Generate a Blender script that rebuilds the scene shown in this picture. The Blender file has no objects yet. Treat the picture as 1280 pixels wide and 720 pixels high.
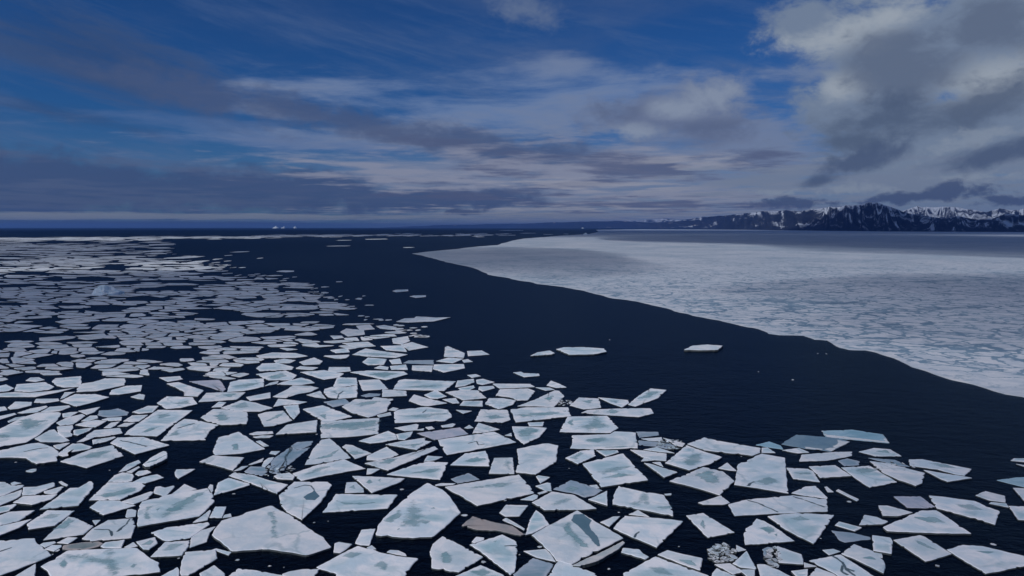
import bpy, bmesh, math, random
import numpy as np
from mathutils import Vector, noise as mnoise

random.seed(7)
SC = bpy.context.scene
COL = SC.collection

# ------------------------------------------------------------------ camera, light, exposure
FPX = 865.0                       # focal length in pixels of the 1280-wide photograph
HORIZON = 284.0
CAM_H = 60.0                      # helicopter height over the sea
PITCH = math.atan((360.0 - HORIZON) / FPX)

cam_data = bpy.data.cameras.new("camera")
cam_data.sensor_width = 36.0
cam_data.lens = 36.0 * FPX / 1280.0
cam_data.clip_start = 0.5
cam_data.clip_end = 400000.0
cam = bpy.data.objects.new("camera", cam_data)
COL.objects.link(cam)
cam.location = (0, 0, CAM_H)
cam.rotation_euler = (math.pi / 2 - PITCH, 0, 0)
SC.camera = cam

SUN_EL = math.radians(36)
SUN_AZ = math.radians(-128)       # compass from +Y, negative = to the left; behind the viewer's left shoulder
SUN_STRENGTH = 3.2
SKY_STRENGTH = 0.075
SC.view_settings.view_transform = 'Standard'
SC.view_settings.look = 'None'
SC.view_settings.exposure = -0.30
SC.view_settings.gamma = 1.0
SC.view_settings.use_curve_mapping = False
SC.cycles.use_denoising = True
SC.cycles.max_bounces = 6
SC.cycles.diffuse_bounces = 2
SC.cycles.glossy_bounces = 3
SC.cycles.transparent_max_bounces = 12
SC.cycles.volume_bounces = 1
SC.cycles.caustics_reflective = False
SC.cycles.sample_clamp_indirect = 6.0

SUN_DIR = Vector((math.sin(SUN_AZ) * math.cos(SUN_EL), math.cos(SUN_AZ) * math.cos(SUN_EL), math.sin(SUN_EL)))
sun_data = bpy.data.lights.new("sun", 'SUN')
sun_data.energy = SUN_STRENGTH
sun_data.angle = math.radians(0.5)
sun_data.color = (1.0, 0.97, 0.93)
sun = bpy.data.objects.new("sun", sun_data)
COL.objects.link(sun)
sun.location = SUN_DIR * 500
sun.rotation_euler = SUN_DIR.to_track_quat('Z', 'Y').to_euler()


class NT:
    """small helper for writing node graphs"""
    def __init__(self, tree):
        self.t = tree
        tree.nodes.clear()

    def n(self, kind, ins=None, **props):
        nd = self.t.nodes.new(kind)
        for k, v in props.items():
            setattr(nd, k, v)
        if ins:
            for k, v in ins.items():
                self.set(nd.inputs[k], v)
        return nd

    def set(self, sock, v):
        if isinstance(v, bpy.types.NodeSocket):
            self.t.links.new(v, sock)
        elif v is not None:
            sock.default_value = v

    def math(self, op, a, b=None, c=None, clamp=False):
        nd = self.t.nodes.new('ShaderNodeMath')
        nd.operation = op
        nd.use_clamp = clamp
        for i, v in enumerate((a, b, c)):
            if v is not None:
                self.set(nd.inputs[i], v)
        return nd.outputs[0]

    def ramp(self, v, a, b, lo=0.0, hi=1.0, smooth=True):
        nd = self.t.nodes.new('ShaderNodeMapRange')
        nd.interpolation_type = 'SMOOTHSTEP' if smooth else 'LINEAR'
        nd.clamp = True
        self.set(nd.inputs[0], v)
        self.set(nd.inputs[1], a); self.set(nd.inputs[2], b)
        self.set(nd.inputs[3], lo); self.set(nd.inputs[4], hi)
        return nd.outputs[0]

    def mix(self, f, a, b, blend='MIX'):
        nd = self.t.nodes.new('ShaderNodeMix')
        nd.data_type = 'RGBA'
        nd.blend_type = blend
        self.set(nd.inputs[0], f)
        self.set(nd.inputs[6], a if isinstance(a, bpy.types.NodeSocket) else (*a[:3], 1.0))
        self.set(nd.inputs[7], b if isinstance(b, bpy.types.NodeSocket) else (*b[:3], 1.0))
        return nd.outputs[2]

    def xyz(self, x, y, z=0.0):
        return self.n('ShaderNodeCombineXYZ', {0: x, 1: y, 2: z}).outputs[0]

    def noise(self, vec, scale=1.0, detail=5.0, rough=0.55, dist=0.0):
        nd = self.n('ShaderNodeTexNoise', {'Vector': vec, 'Scale': scale, 'Detail': detail, 'Roughness': rough, 'Distortion': dist})
        return nd.outputs[0]


# ------------------------------------------------------------------ sky with clouds (by compass bearing and elevation)
world = bpy.data.worlds.new("World")
SC.world = world
world.use_nodes = True
W = NT(world.node_tree)
sky = W.n('ShaderNodeTexSky', sky_type='NISHITA', sun_disc=False, sun_elevation=SUN_EL,
          sun_rotation=SUN_AZ, altitude=200.0, air_density=1.0, dust_density=0.4, ozone_density=3.0)
# deep polar blue
skyc = W.mix(1.0, sky.outputs[0], (0.13, 0.38, 0.78), 'MULTIPLY')

gen = W.n('ShaderNodeTexCoord').outputs['Generated']
sep = W.n('ShaderNodeSeparateXYZ', {0: gen})
dx, dy, dz = sep.outputs
AZ = W.math('MULTIPLY', W.math('ARCTAN2', dx, dy), 57.2958)            # degrees, 0 = straight ahead
EL = W.math('MULTIPLY', W.math('ARCSINE', dz), 57.2958)


def bearing(px, py):
    """compass bearing and elevation (degrees) of a place in the photographed sky"""
    v = Vector(((px - 640) / FPX, 1.0, -(py - 360) / FPX))
    c, s = math.cos(PITCH), math.sin(PITCH)
    d = Vector((v.x, v.y * c + v.z * s, -v.y * s + v.z * c)).normalized()
    return math.degrees(math.atan2(d.x, d.y)), math.degrees(math.asin(d.z))


# coordinates for puffy, streaky and layered cloud noise
P_puff = W.xyz(AZ, W.math('MULTIPLY', EL, 1.6), 3.1)
P_strat = W.xyz(W.math('MULTIPLY', AZ, 0.25), W.math('MULTIPLY', EL, 1.5), 9.7)
slant = W.math('ADD', EL, W.math('MULTIPLY', AZ, 0.22))
P_cirr = W.xyz(W.math('MULTIPLY', AZ, 0.12), W.math('MULTIPLY', slant, 0.75), 5.3)
N_puff = W.noise(P_puff, 0.22, 8, 0.60, 0.35)
N_fine = W.noise(P_puff, 0.75, 7, 0.60, 0.2)
N_strat = W.noise(P_strat, 0.55, 7, 0.58, 0.3)
N_cirr = W.noise(P_cirr, 0.62, 9, 0.66, 0.25)
N_puff = W.math('ADD', W.math('MULTIPLY', N_puff, 0.7), W.math('MULTIPLY', N_fine, 0.3))
N_strat = W.math('ADD', W.math('MULTIPLY', N_strat, 0.75), W.math('MULTIPLY', N_fine, 0.25))
inv = W.math('DIVIDE', 1.0, W.math('ADD', W.math('MAXIMUM', dz, 0.0), 0.035))
P_plane = W.xyz(W.math('MULTIPLY', dx, inv), W.math('MULTIPLY', dy, inv), 2.0)      # a level cloud deck seen in perspective
N_plane = W.noise(P_plane, 0.85, 9, 0.60, 0.25)
N_plane2 = W.noise(P_plane, 1.35, 6, 0.55, 0.2)
N_big = W.noise(P_puff, 0.07, 4, 0.5, 0.2)


def blob(px, py, rx, ry, ang=0.0, pw=2.0):
    """soft elliptical mass, 1 in the middle and 0 on its rim; sizes in photo pixels turned into degrees"""
    a0, e0 = bearing(px, py)
    k = 57.2958 / FPX
    kx = k * math.cos(math.radians(a0)) ** 2
    ca, sa = math.cos(math.radians(ang)), math.sin(math.radians(ang))
    u = W.math('SUBTRACT', AZ, a0); v = W.math('SUBTRACT', EL, e0)
    x = W.math('ADD', W.math('MULTIPLY', u, ca / (rx * kx)), W.math('MULTIPLY', v, sa / (rx * kx)))
    y = W.math('ADD', W.math('MULTIPLY', u, -sa / (ry * k)), W.math('MULTIPLY', v, ca / (ry * k)))
    r2 = W.math('ADD', W.math('MULTIPLY', x, x), W.math('MULTIPLY', y, y))
    return W.math('SUBTRACT', 1.0, W.math('POWER', r2, 0.5))


def vmax(vs):
    r = vs[0]
    for v in vs[1:]:
        r = W.n('ShaderNodeMath', {0: r, 1: v, 2: 0.25}, operation='SMOOTH_MAX').outputs[0]
    return r


def layer(base, color, shape, noise_, amp, lo, hi, opacity):
    """lay one cloud over what is behind it"""
    m = W.math('ADD', shape, W.math('MULTIPLY', W.math('SUBTRACT', noise_, 0.5), amp * 2.0))
    return W.mix(W.ramp(m, lo, hi, 0.0, opacity), base, color)


CK = 1.0 / SKY_STRENGTH
def cc(r, g, b, k=1.0):
    return (r * CK * 0.80, g * CK * 0.96, b * CK * 1.06)


c = skyc
# thin high veil over the whole upper sky
veil = W.ramp(EL, 8.0, 20.0, 1.0, 0.5)
c = W.mix(W.math('MULTIPLY', W.math('MULTIPLY', W.ramp(N_cirr, 0.42, 0.72), veil), 0.55), c, cc(0.13, 0.18, 0.33))
c = W.mix(W.math('MULTIPLY', W.ramp(N_plane, 0.45, 0.72), 0.30), c, cc(0.14, 0.17, 0.29))
c = layer(c, cc(0.24, 0.29, 0.45), vmax([blob(590, 140, 330, 42, -3), blob(420, 178, 300, 26, -3), blob(760, 120, 260, 40, 3)]), N_plane, 2.0, 0.0, 1.0, 0.75)
# broad pale sheet low down in the middle
c = layer(c, cc(0.26, 0.275, 0.385), vmax([blob(640, 215, 430, 80), blob(520, 170, 330, 40, -6), blob(880, 190, 340, 100)]),
          N_plane, 1.8, 0.02, 0.9, 0.80)
low = W.math('MULTIPLY', W.ramp(EL, 0.5, 9.0, 0.8, 0.0), W.ramp(AZ, -22.0, 2.0, 0.25, 1.0))
c = W.mix(low, c, cc(0.26, 0.265, 0.365))
# paler strip of sky and stratus above the left horizon
c = layer(c, cc(0.13, 0.19, 0.36), blob(330, 172, 300, 22, -4), N_plane2, 1.4, 0.1, 0.9, 0.6)
# grey veil in the upper left and mauve band slanting across
c = layer(c, cc(0.052, 0.082, 0.18), vmax([blob(120, 70, 260, 60, -14), blob(80, 140, 240, 18, -8)]), N_cirr, 1.6, 0.0, 1.2, 0.65)
c = layer(c, cc(0.095, 0.12, 0.225), vmax([blob(230, 115, 210, 26, -12), blob(420, 150, 200, 24, -10), blob(620, 185, 240, 30, -7)]),
          N_puff, 1.4, 0.0, 0.85, 0.82)
# long low bank on the left
c = layer(c, cc(0.070, 0.100, 0.21), vmax([blob(60, 230, 420, 42, -2), blob(330, 240, 300, 30, -2), blob(520, 250, 200, 20)]),
          N_puff, 1.2, 0.0, 0.55, 0.88)
c = layer(c, cc(0.125, 0.15, 0.255), vmax([blob(150, 252, 460, 22), blob(250, 210, 300, 12, -2), blob(60, 232, 200, 8)]), N_plane2, 1.8, 0.0, 1.1, 0.6)
# mauve broken bank in the middle
c = layer(c, cc(0.37, 0.335, 0.41), vmax([blob(700, 210, 240, 36, -3), blob(840, 245, 250, 32), blob(540, 225, 200, 18, -3), blob(420, 205, 160, 7, -4)]),
          N_plane2, 2.0, 0.05, 1.0, 0.80)
c = layer(c, cc(0.115, 0.125, 0.22), vmax([blob(800, 212, 230, 20, 2), blob(660, 192, 220, 18, -5), blob(830, 258, 230, 14), blob(600, 245, 120, 8)]),
          N_plane, 2.4, 0.1, 1.0, 0.78)
c = layer(c, cc(0.43, 0.38, 0.43), vmax([blob(760, 232, 200, 8, -2), blob(900, 205, 120, 10), blob(640, 262, 240, 6)]), N_plane2, 2.2, 0.1, 1.1, 0.7)
# middle cumulus
c = layer(c, cc(0.19, 0.205, 0.31), vmax([blob(850, 150, 140, 46), blob(890, 128, 78, 46)]), N_puff, 1.4, 0.05, 0.8, 0.92)
c = layer(c, cc(0.36, 0.365, 0.45), vmax([blob(898, 118, 66, 32), blob(850, 136, 50, 22), blob(800, 165, 60, 14)]), N_puff, 1.5, 0.05, 1.0, 0.85)
c = layer(c, cc(0.13, 0.15, 0.25), vmax([blob(880, 160, 90, 16), blob(770, 140, 40, 14)]), N_puff, 1.6, 0.1, 1.0, 0.6)
# big cumulus on the right: lit body, shaded belly
c = layer(c, cc(0.25, 0.275, 0.36), vmax([blob(1120, 60, 170, 90, -8), blob(1230, 40, 160, 120), blob(1060, 130, 90, 60), blob(1200, 180, 260, 70),
          blob(1010, 30, 60, 34, -20), blob(1360, 80, 200, 200)]), N_puff, 1.0, 0.0, 0.5, 0.97)
c = layer(c, cc(0.52, 0.49, 0.51), vmax([blob(1040, 48, 90, 30, 8), blob(1110, 20, 120, 26, 12), blob(1050, 108, 52, 26), blob(1230, 100, 90, 40)]),
          N_puff, 1.5, 0.0, 0.9, 0.80)
c = layer(c, cc(0.155, 0.175, 0.25), vmax([blob(1130, 80, 120, 46, -4), blob(1240, 30, 90, 40)]), N_puff, 1.4, 0.0, 0.7, 0.85)
c = layer(c, cc(0.105, 0.13, 0.205), vmax([blob(1090, 152, 130, 32, 6), blob(1230, 132, 130, 30, 14), blob(1060, 176, 90, 26, 8)]),
          N_puff, 1.5, 0.0, 1.0, 0.85)
# light clouds above the mountains
c = layer(c, cc(0.25, 0.265, 0.35), vmax([blob(1130, 228, 260, 26), blob(960, 225, 140, 20)]), N_plane2, 1.8, 0.0, 0.8, 0.85)
c = layer(c, cc(0.34, 0.345, 0.41), vmax([blob(1060, 236, 90, 10), blob(1200, 182, 90, 16, 12), blob(960, 240, 60, 8), blob(1220, 222, 80, 8)]), N_fine, 1.6, 0.1, 0.9, 0.75)
c = layer(c, cc(0.10, 0.125, 0.21), vmax([blob(1060, 205, 90, 18, 14), blob(1025, 225, 50, 12, 10), blob(1240, 195, 110, 17, 10)]),
          N_puff, 1.4, 0.0, 0.8, 0.9)
c = layer(c, cc(0.080, 0.105, 0.20), vmax([blob(1150, 246, 120, 8, 4), blob(1195, 238, 50, 12), blob(985, 254, 66, 9), blob(1270, 250, 60, 8)]),
          N_fine, 1.4, 0.0, 0.7, 0.9)
# small puffs
c = layer(c, cc(0.19, 0.22, 0.33), blob(655, 12, 66, 26, -8), N_puff, 1.5, 0.0, 0.9, 0.75)
c = layer(c, cc(0.08, 0.10, 0.19), blob(585, 265, 34, 5), N_fine, 1.2, 0.0, 0.6, 0.8)
# pale strip and blue-grey murk on the horizon
c = layer(c, cc(0.31, 0.30, 0.34), blob(160, 270.5, 640, 5.0), N_plane, 0.8, 0.0, 0.6, 0.85)
c = layer(c, cc(0.30, 0.285, 0.34), blob(760, 269, 330, 8), N_plane2, 1.6, 0.1, 0.9, 0.75)
c = layer(c, cc(0.085, 0.105, 0.185), blob(120, 280.5, 520, 5.0), N_strat, 0.3, 0.0, 0.5, 0.85)
# towards the zenith and behind: broken cloud
over = W.math('MULTIPLY', W.ramp(EL, 24.0, 45.0), W.ramp(N_big, 0.40, 0.62))
c = W.mix(W.math('MULTIPLY', over, 0.8), c, cc(0.14, 0.24, 0.43))
bg = W.n('ShaderNodeBackground', {'Color': c, 'Strength': SKY_STRENGTH})
out = W.n('ShaderNodeOutputWorld')
W.t.links.new(bg.outputs[0], out.inputs[0])

# Outlines of the floes as surveyed on the water: each sheet of the survey has an origin and a scale,
# each line is   kind | outline | pools and cracks (p: pool, c: crack) | label | short name used by neighbours' labels
SURVEY = {
(0, 585, 5.3333): """
w|170,18 210,6 245,4 240,20 215,28 180,25||small lone white floe adrift in the dark gap near the left edge|the lone small floe at left
w|-45,95 0,92 35,92 75,115 160,112 155,125 30,180 0,185 -45,188
w|70,100 95,90 145,100 80,116
w|155,127 240,124 355,95 368,100 362,122 235,176 145,181 152,147
w|-35,195 0,190 75,167 149,142 139,183 105,205 0,248 -35,255
w|290,155 410,122 428,124 380,168 350,172 300,168
w|85,228 150,187 385,173 345,205 215,243
w|390,92 408,86 455,112 445,122 415,112
w|262,275 465,132 525,130 595,88 612,88 622,100 620,135 525,248 480,252||white fin-shaped floe with a rounded peak, left of centre in the left-hand cluster|the fin-shaped floe
w|-35,265 105,236 112,245 60,285 0,298 -35,303
w|-35,325 60,290 235,280 130,350 0,382 -35,390
w|-35,395 20,380 215,338 130,395 0,447 -35,457
w|180,370 315,280 500,283 370,380 190,408|p 270,340 340,300 400,310 350,340
w|285,480 455,322 500,330 625,385 560,440|p 360,410 455,340 490,350 430,400||
w|545,470 612,405 720,345 885,333 905,385 875,465 600,486|c 625,410 720,412 742,425 745,455;c 865,340 840,375 800,410 780,425|white floe split by a thin curved crack, beside the bottom left corner|the crack-split floe
w|615,348 672,345 635,382
w|590,213 715,95 935,92 970,115 935,150 800,211|p 650,180 860,140 930,125 880,160 700,200
w|595,260 660,214 800,216 850,237 905,248 690,312
w|806,224 1005,155 1025,158 985,205 890,240
w|835,320 850,275 880,272 912,282 905,322 845,330
w|720,89 760,48 815,28 885,38 895,55 880,85 850,91
w|790,27 845,-25 925,-55 942,-38 850,14
w|840,27 925,-13 935,-6 880,31
w|900,40 920,20 985,12 1010,28 960,45 925,52
w|885,92 950,60 1050,40 1095,62 970,100
w|1022,165 1035,125 1065,120 1100,130 1160,115 1165,125 1110,185 1085,190 1075,180
w|-70,490 0,482 235,467 240,492 345,580 230,630 0,715 -80,735|c -60,568 0,556 80,530|big plain white floe cut by the left edge of the view with a faint crack|the big left-edge floe
w|85,725 240,635 235,760 60,780
w|265,510 285,498 365,488 375,497 300,530
w|377,497 450,460 520,462 455,505
w|295,540 345,512 410,512 412,524 360,555
d|415,540 420,515 540,495 660,488 690,500 662,520 560,545||dirty grey sliver of ice wedged along the back of the blue-channelled floe|
w|668,520 700,494 835,475 810,530 690,531
w|825,528 890,492 920,520 870,530
w|905,490 1035,458 1052,500 995,542 955,540|p 950,510 1000,480 1035,485 1000,510
w|270,655 450,548 740,535 850,528 910,530 1005,600 1060,630 1070,690 800,720 700,770 360,750 320,690|p 425,578 470,590 560,578 640,610 715,590 710,555 740,545 750,600 785,680 760,730 730,670 690,640 560,605 440,605;p 395,640 430,600 450,640 420,670;p 868,655 890,640 912,643 890,665|big white floe with branching teal melt channels at the bottom left|the teal-channelled floe
""",
(208, 585, 5.3333): """
w|35,172 120,105 205,140 130,160
w|-191,388 -189,290 -169,225 20,175 272,134 305,167 322,220 225,318|p -30,330 60,240 160,190 270,150 200,200 80,280;p -150,330 -130,260 -90,250 -130,290 -110,350;p -70,275 -40,265 -60,285|large floe with diagonal grey-blue bands across its top, left of the biggest gap|the diagonally banded floe
w|277,130 290,108 312,112 312,150 302,165
w|55,30 65,8 195,5 80,70 62,55
w|175,362 290,278 298,285 275,345 200,360
w|285,330 325,256 402,256 370,330
w|375,332 385,312 430,302 435,325
w|315,180 345,95 415,64 555,102 555,112 400,158
w|415,50 450,28 575,45 700,85 812,110 735,170 575,106 480,72
w|750,180 850,90 1075,90 1105,110 1030,225 905,345 800,290 765,250|p 912,195 945,172 975,160 985,140 1000,165 1022,188 990,215 930,212;c 850,135 920,115 965,120 985,145|rounded white floe with a keyhole of slate-blue melt water|the keyhole-pooled floe
w|300,440 365,350 530,295 700,248 880,345 985,425 1050,460 1102,525 940,578 730,545 640,540 430,552 400,520|p 685,298 712,295 728,350 722,420 745,458 708,462 700,410 712,365|largest pale floe of the left half, marked by one thin upright teal streak|the teal-streaked big floe
w|-104,430 0,395 280,360 292,375 160,463 20,486 -30,476
w|164,463 235,412 330,388 290,430 270,490 155,530
w|-108,590 -10,491 158,482 150,520 105,580 -60,590|p -40,550 30,510 110,505 50,545
w|90,700 100,620 125,558 330,542 340,600 150,715 100,715
w|300,545 330,535 435,560 415,582 345,556
w|220,700 320,645 390,700 395,770 240,750
w|-40,720 75,658 85,675 88,770 -60,780
w|405,725 475,668 600,680 780,715 900,770 400,790
w|770,705 810,690 910,672 1025,672 990,720 960,770 800,750
""",
(416, 585, 5.3333): """
w|80,165 90,95 155,92 205,135 208,160|p 110,130 140,115 150,140
w|128,52 310,58 480,68 455,90 260,165|p 215,95 245,80 270,95 240,105;p 300,80 320,72 315,95
w|-70,295 20,172 435,177 365,268|p 30,220 140,235 280,230 180,245 80,240|white trapezoid strip of ice with a faint wavy vein, left of the domed floe|the trapezoid strip floe
w|288,450 300,385 340,330 510,175 630,97 725,140 780,185 855,295 760,380 670,455 540,465|p 465,385 490,310 540,215 565,270 600,330 560,385;p 560,350 600,340 650,355 620,375 590,365;p 350,350 440,285 460,310 390,360;p 425,410 445,400 450,408 430,415;p 655,270 675,262 680,272|huge domed white floe with a mottled sea-green centre at mid bottom|the green-centred domed floe
w|680,112 720,100 820,102 800,112 690,118
g|785,72 905,32 980,75 830,102
w|745,125 1240,42 1279,80 1344,165 964,250|p 930,130 1150,95 1260,85 1120,125|broad white blade of ice with pale blue bands right behind the brown slab|the broad blade floe
w|148,500 190,410 285,402 245,515 185,512
w|5,560 12,500 40,490 130,505 90,540 50,565
w|-110,660 0,600 165,517 360,570 500,595 570,600 520,660 470,750 100,770 -20,690|p 280,650 320,620 360,640 350,680;p 60,590 120,560 200,570 120,600|big white floe with a grey smudge, just below the green-centred domed floe|the smudged bottom floe
w|225,530 260,513 292,540 250,545
w|358,560 380,545 440,548 485,570 493,587 430,577
w|645,555 665,505 730,453 870,520 1005,592 840,692 660,665 660,600|p 718,590 750,555 788,590 778,632 735,637|white floe with one round grey-blue spot, just right of the domed floe's foot|the round-spotted floe
d|858,382 930,320 1060,355 1200,385 1275,440 1250,448 1100,415 970,410||brown dirty slab of ice, the only brown one in the middle|the brown dirty slab
w|925,492 955,457 1010,463 1008,478 945,500
w|910,508 1010,480 1130,442 1225,488 1228,600 1215,690 1185,712 985,555|c 1145,520 1226,518;p 1070,490 1090,485 1085,495|white shield-shaped floe nicked by a short dark crack on its right edge|the nicked shield floe
w|800,725 985,645 1140,710 1180,780 820,780|p 920,690 1000,670 1060,700 990,720
""",
(624, 585, 5.3333): """
w|0,297 45,243 195,248 135,320 40,322
w|20,345 45,330 110,365 172,405 165,415 130,395
g|95,705 225,598 365,640 320,710 290,770 130,770||thin dull grey floe below the left corner of the slate-pooled diamond|
w|140,210 235,174 260,181 255,200 225,215
w|240,118 320,95 345,100 350,152 300,148
w|245,55 260,47 340,60 275,102
w|255,165 310,150 325,158 270,176
g|358,140 475,80 520,90 665,140 690,150 640,180 570,195 500,168|p 435,140 480,120 528,140 490,157|thin grey floe with a dark oval eye of water|the dark-eyed grey floe
g|600,115 650,110 670,133 640,137
w|218,228 350,155 500,178 650,268 560,275 300,278|p 335,240 440,205 475,208 440,235 370,248|white lens-shaped floe with a small teal smear behind the diamond floe|the teal-smeared lens floe
w|592,208 720,150 722,248
w|755,240 762,180 795,118 930,150 1100,178 1150,260 1165,320 960,278|p 960,160 978,165 988,215 1010,245 985,250 965,222 900,250 875,243 940,212;p 1040,260 1140,250 1150,270 1090,275|white floe marked with a branching teal Y-shaped vein|the Y-veined floe
w|1100,172 1148,168 1148,180 1110,182
w|215,445 520,280 830,465 480,642 380,618 340,560|p 482,350 500,310 560,308 615,350 603,380 612,410 655,455 675,525 655,525 600,460 560,420 525,385;p 430,390 460,370 480,420 600,530 560,530 480,460|large diamond-shaped floe holding an open slate-blue melt pool|the slate-pooled diamond floe
s|488,650 600,594 730,533 825,478 840,490 800,535 660,620 540,655||tilted brownish slab tucked under the front edge of the slate-pooled diamond|the tilted slab
w|175,445 205,340 245,278 290,310 335,375 230,430
w|672,360 760,322 808,320 735,390
w|862,308 925,278 1003,325
w|760,400 805,345 838,317 1065,332 1228,352 1050,528 900,465|c 900,465 910,440 935,425|broad white shield floe with no melt pool, right of the diamond floe|the plain shield floe
w|812,560 825,530 935,540 960,570 1000,590 975,607
w|160,552 310,538 345,570 380,625 250,595
w|322,725 395,612 640,700 690,780 300,790
w|1055,575 1119,545 1219,570 1357,600 1341,680 1259,655|p 1200,610 1280,620 1310,650 1240,635
w|825,700 1039,587 1109,612 1399,717 1440,785 840,785|p 1000,660 1090,665 1150,710 1050,700|broad white floe cut by the bottom of the view, left of the brash ice|the broad bottom floe
""",
(832, 585, 5.3333): """
w|215,230 370,182 430,230 390,242 250,242
w|417,241 540,209 850,181 1075,207 1082,288 770,300 460,318|c 540,210 640,245 750,295;c 850,190 950,222 1060,262|long white floe crossed by two thin oblique cracks|the twice-cracked long floe
w|838,165 930,122 1000,118 1080,195 1076,204 900,178
w|135,315 250,298 320,340 460,428 280,462 215,395|p 232,380 248,348 265,385 258,405
w|520,440 535,400 580,375 605,335 660,352 765,415 860,485 530,510|p 620,400 700,390 740,420 690,440;p 720,440 750,435 740,455|lumpy white floe with a scalloped left edge right of the brash ice|the scalloped lumpy floe
w|678,320 870,298 1125,312 1005,480 985,502 800,410|p 830,340 900,320 960,345 880,350|white wedge floe pointing down towards the bottom right|the downward wedge floe
w|470,560 470,512 540,545
w|445,635 540,550 605,665 600,672 500,660
w|325,640 430,632 520,688 450,708
w|300,780 310,700 340,665 478,722 480,780
w|482,674 595,675 592,780 530,710
g|645,540 680,525 715,530 700,590 655,585
g|670,595 700,592 748,620 740,650 690,640
w|742,518 910,575 922,640 752,628
w|608,640 660,640 760,680 850,730 900,780 650,780
w|922,628 1010,655 925,662
w|835,685 950,672 945,720 880,730
w|1045,545 1120,538 1168,555 1090,580
w|1058,125 1075,122 1122,160 1080,160
""",
(1040, 585, 5.3333): """
w|-154,615 55,574 180,652 290,725 330,785 120,785 20,702|c 0,585 70,630 100,680 155,720;c 70,650 60,690 105,715;c 100,670 150,690|white floe webbed with dark cracks at the bottom right|the crack-webbed floe
w|-160,725 -105,660 16,705 110,780 -180,790
w|60,570 145,505 275,552 345,615 355,650 345,700 160,610 110,590|p 190,600 260,590 290,610
g|278,550 335,562 337,600 300,590
w|268,445 390,462 405,485 398,570 275,548
g|-5,415 140,432 255,460 258,475 190,480 90,495 50,480
w|18,380 45,355 200,395 155,420
w|180,378 215,310 300,325 375,355 340,372
w|308,248 365,248 460,272 540,295 440,318 338,315
m|410,188 590,188 690,258 630,266 500,262||dull lilac-grey floe touching the tip of the tent-shaped floe|
w|645,182 740,190 950,218 1060,265 1115,285 1105,320 1088,376 880,315 700,268|p 820,240 930,245 1000,280 900,275|long white plank-like floe slanting down to the right, near the right edge|the slanting plank floe
w|340,392 590,282 692,280 735,305 930,435 640,430 370,418|p 560,330 680,330 740,360 640,360|broad white tent-shaped floe in the lower right|the tent-shaped floe
w|408,478 585,445 625,460 800,570 625,622|p 550,475 600,498 695,545 640,532 590,512|white lozenge floe with a dark teal smear, below the tent-shaped floe|the smeared lozenge floe
w|762,542 870,510 1000,518 1280,585 1350,640 1025,703|p 960,555 1090,558 1040,570|long white floe running out of the bottom right corner of the view|the bottom corner floe
w|25,150 40,140 180,208 165,220||thin straight white stick of ice alone in dark water|the ice stick
w|955,180 1020,152 1155,185 1158,228 1050,214
w|1045,235 1060,226 1165,236 1180,262
w|1175,250 1290,255 1360,300 1350,350 1240,342
w|1205,130 1290,135 1350,200 1285,222
b|1095,80 1220,62 1300,60 1380,90 1285,128||blue waterlogged floe cut by the right edge of the view|the blue right-edge floe
""",
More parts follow.
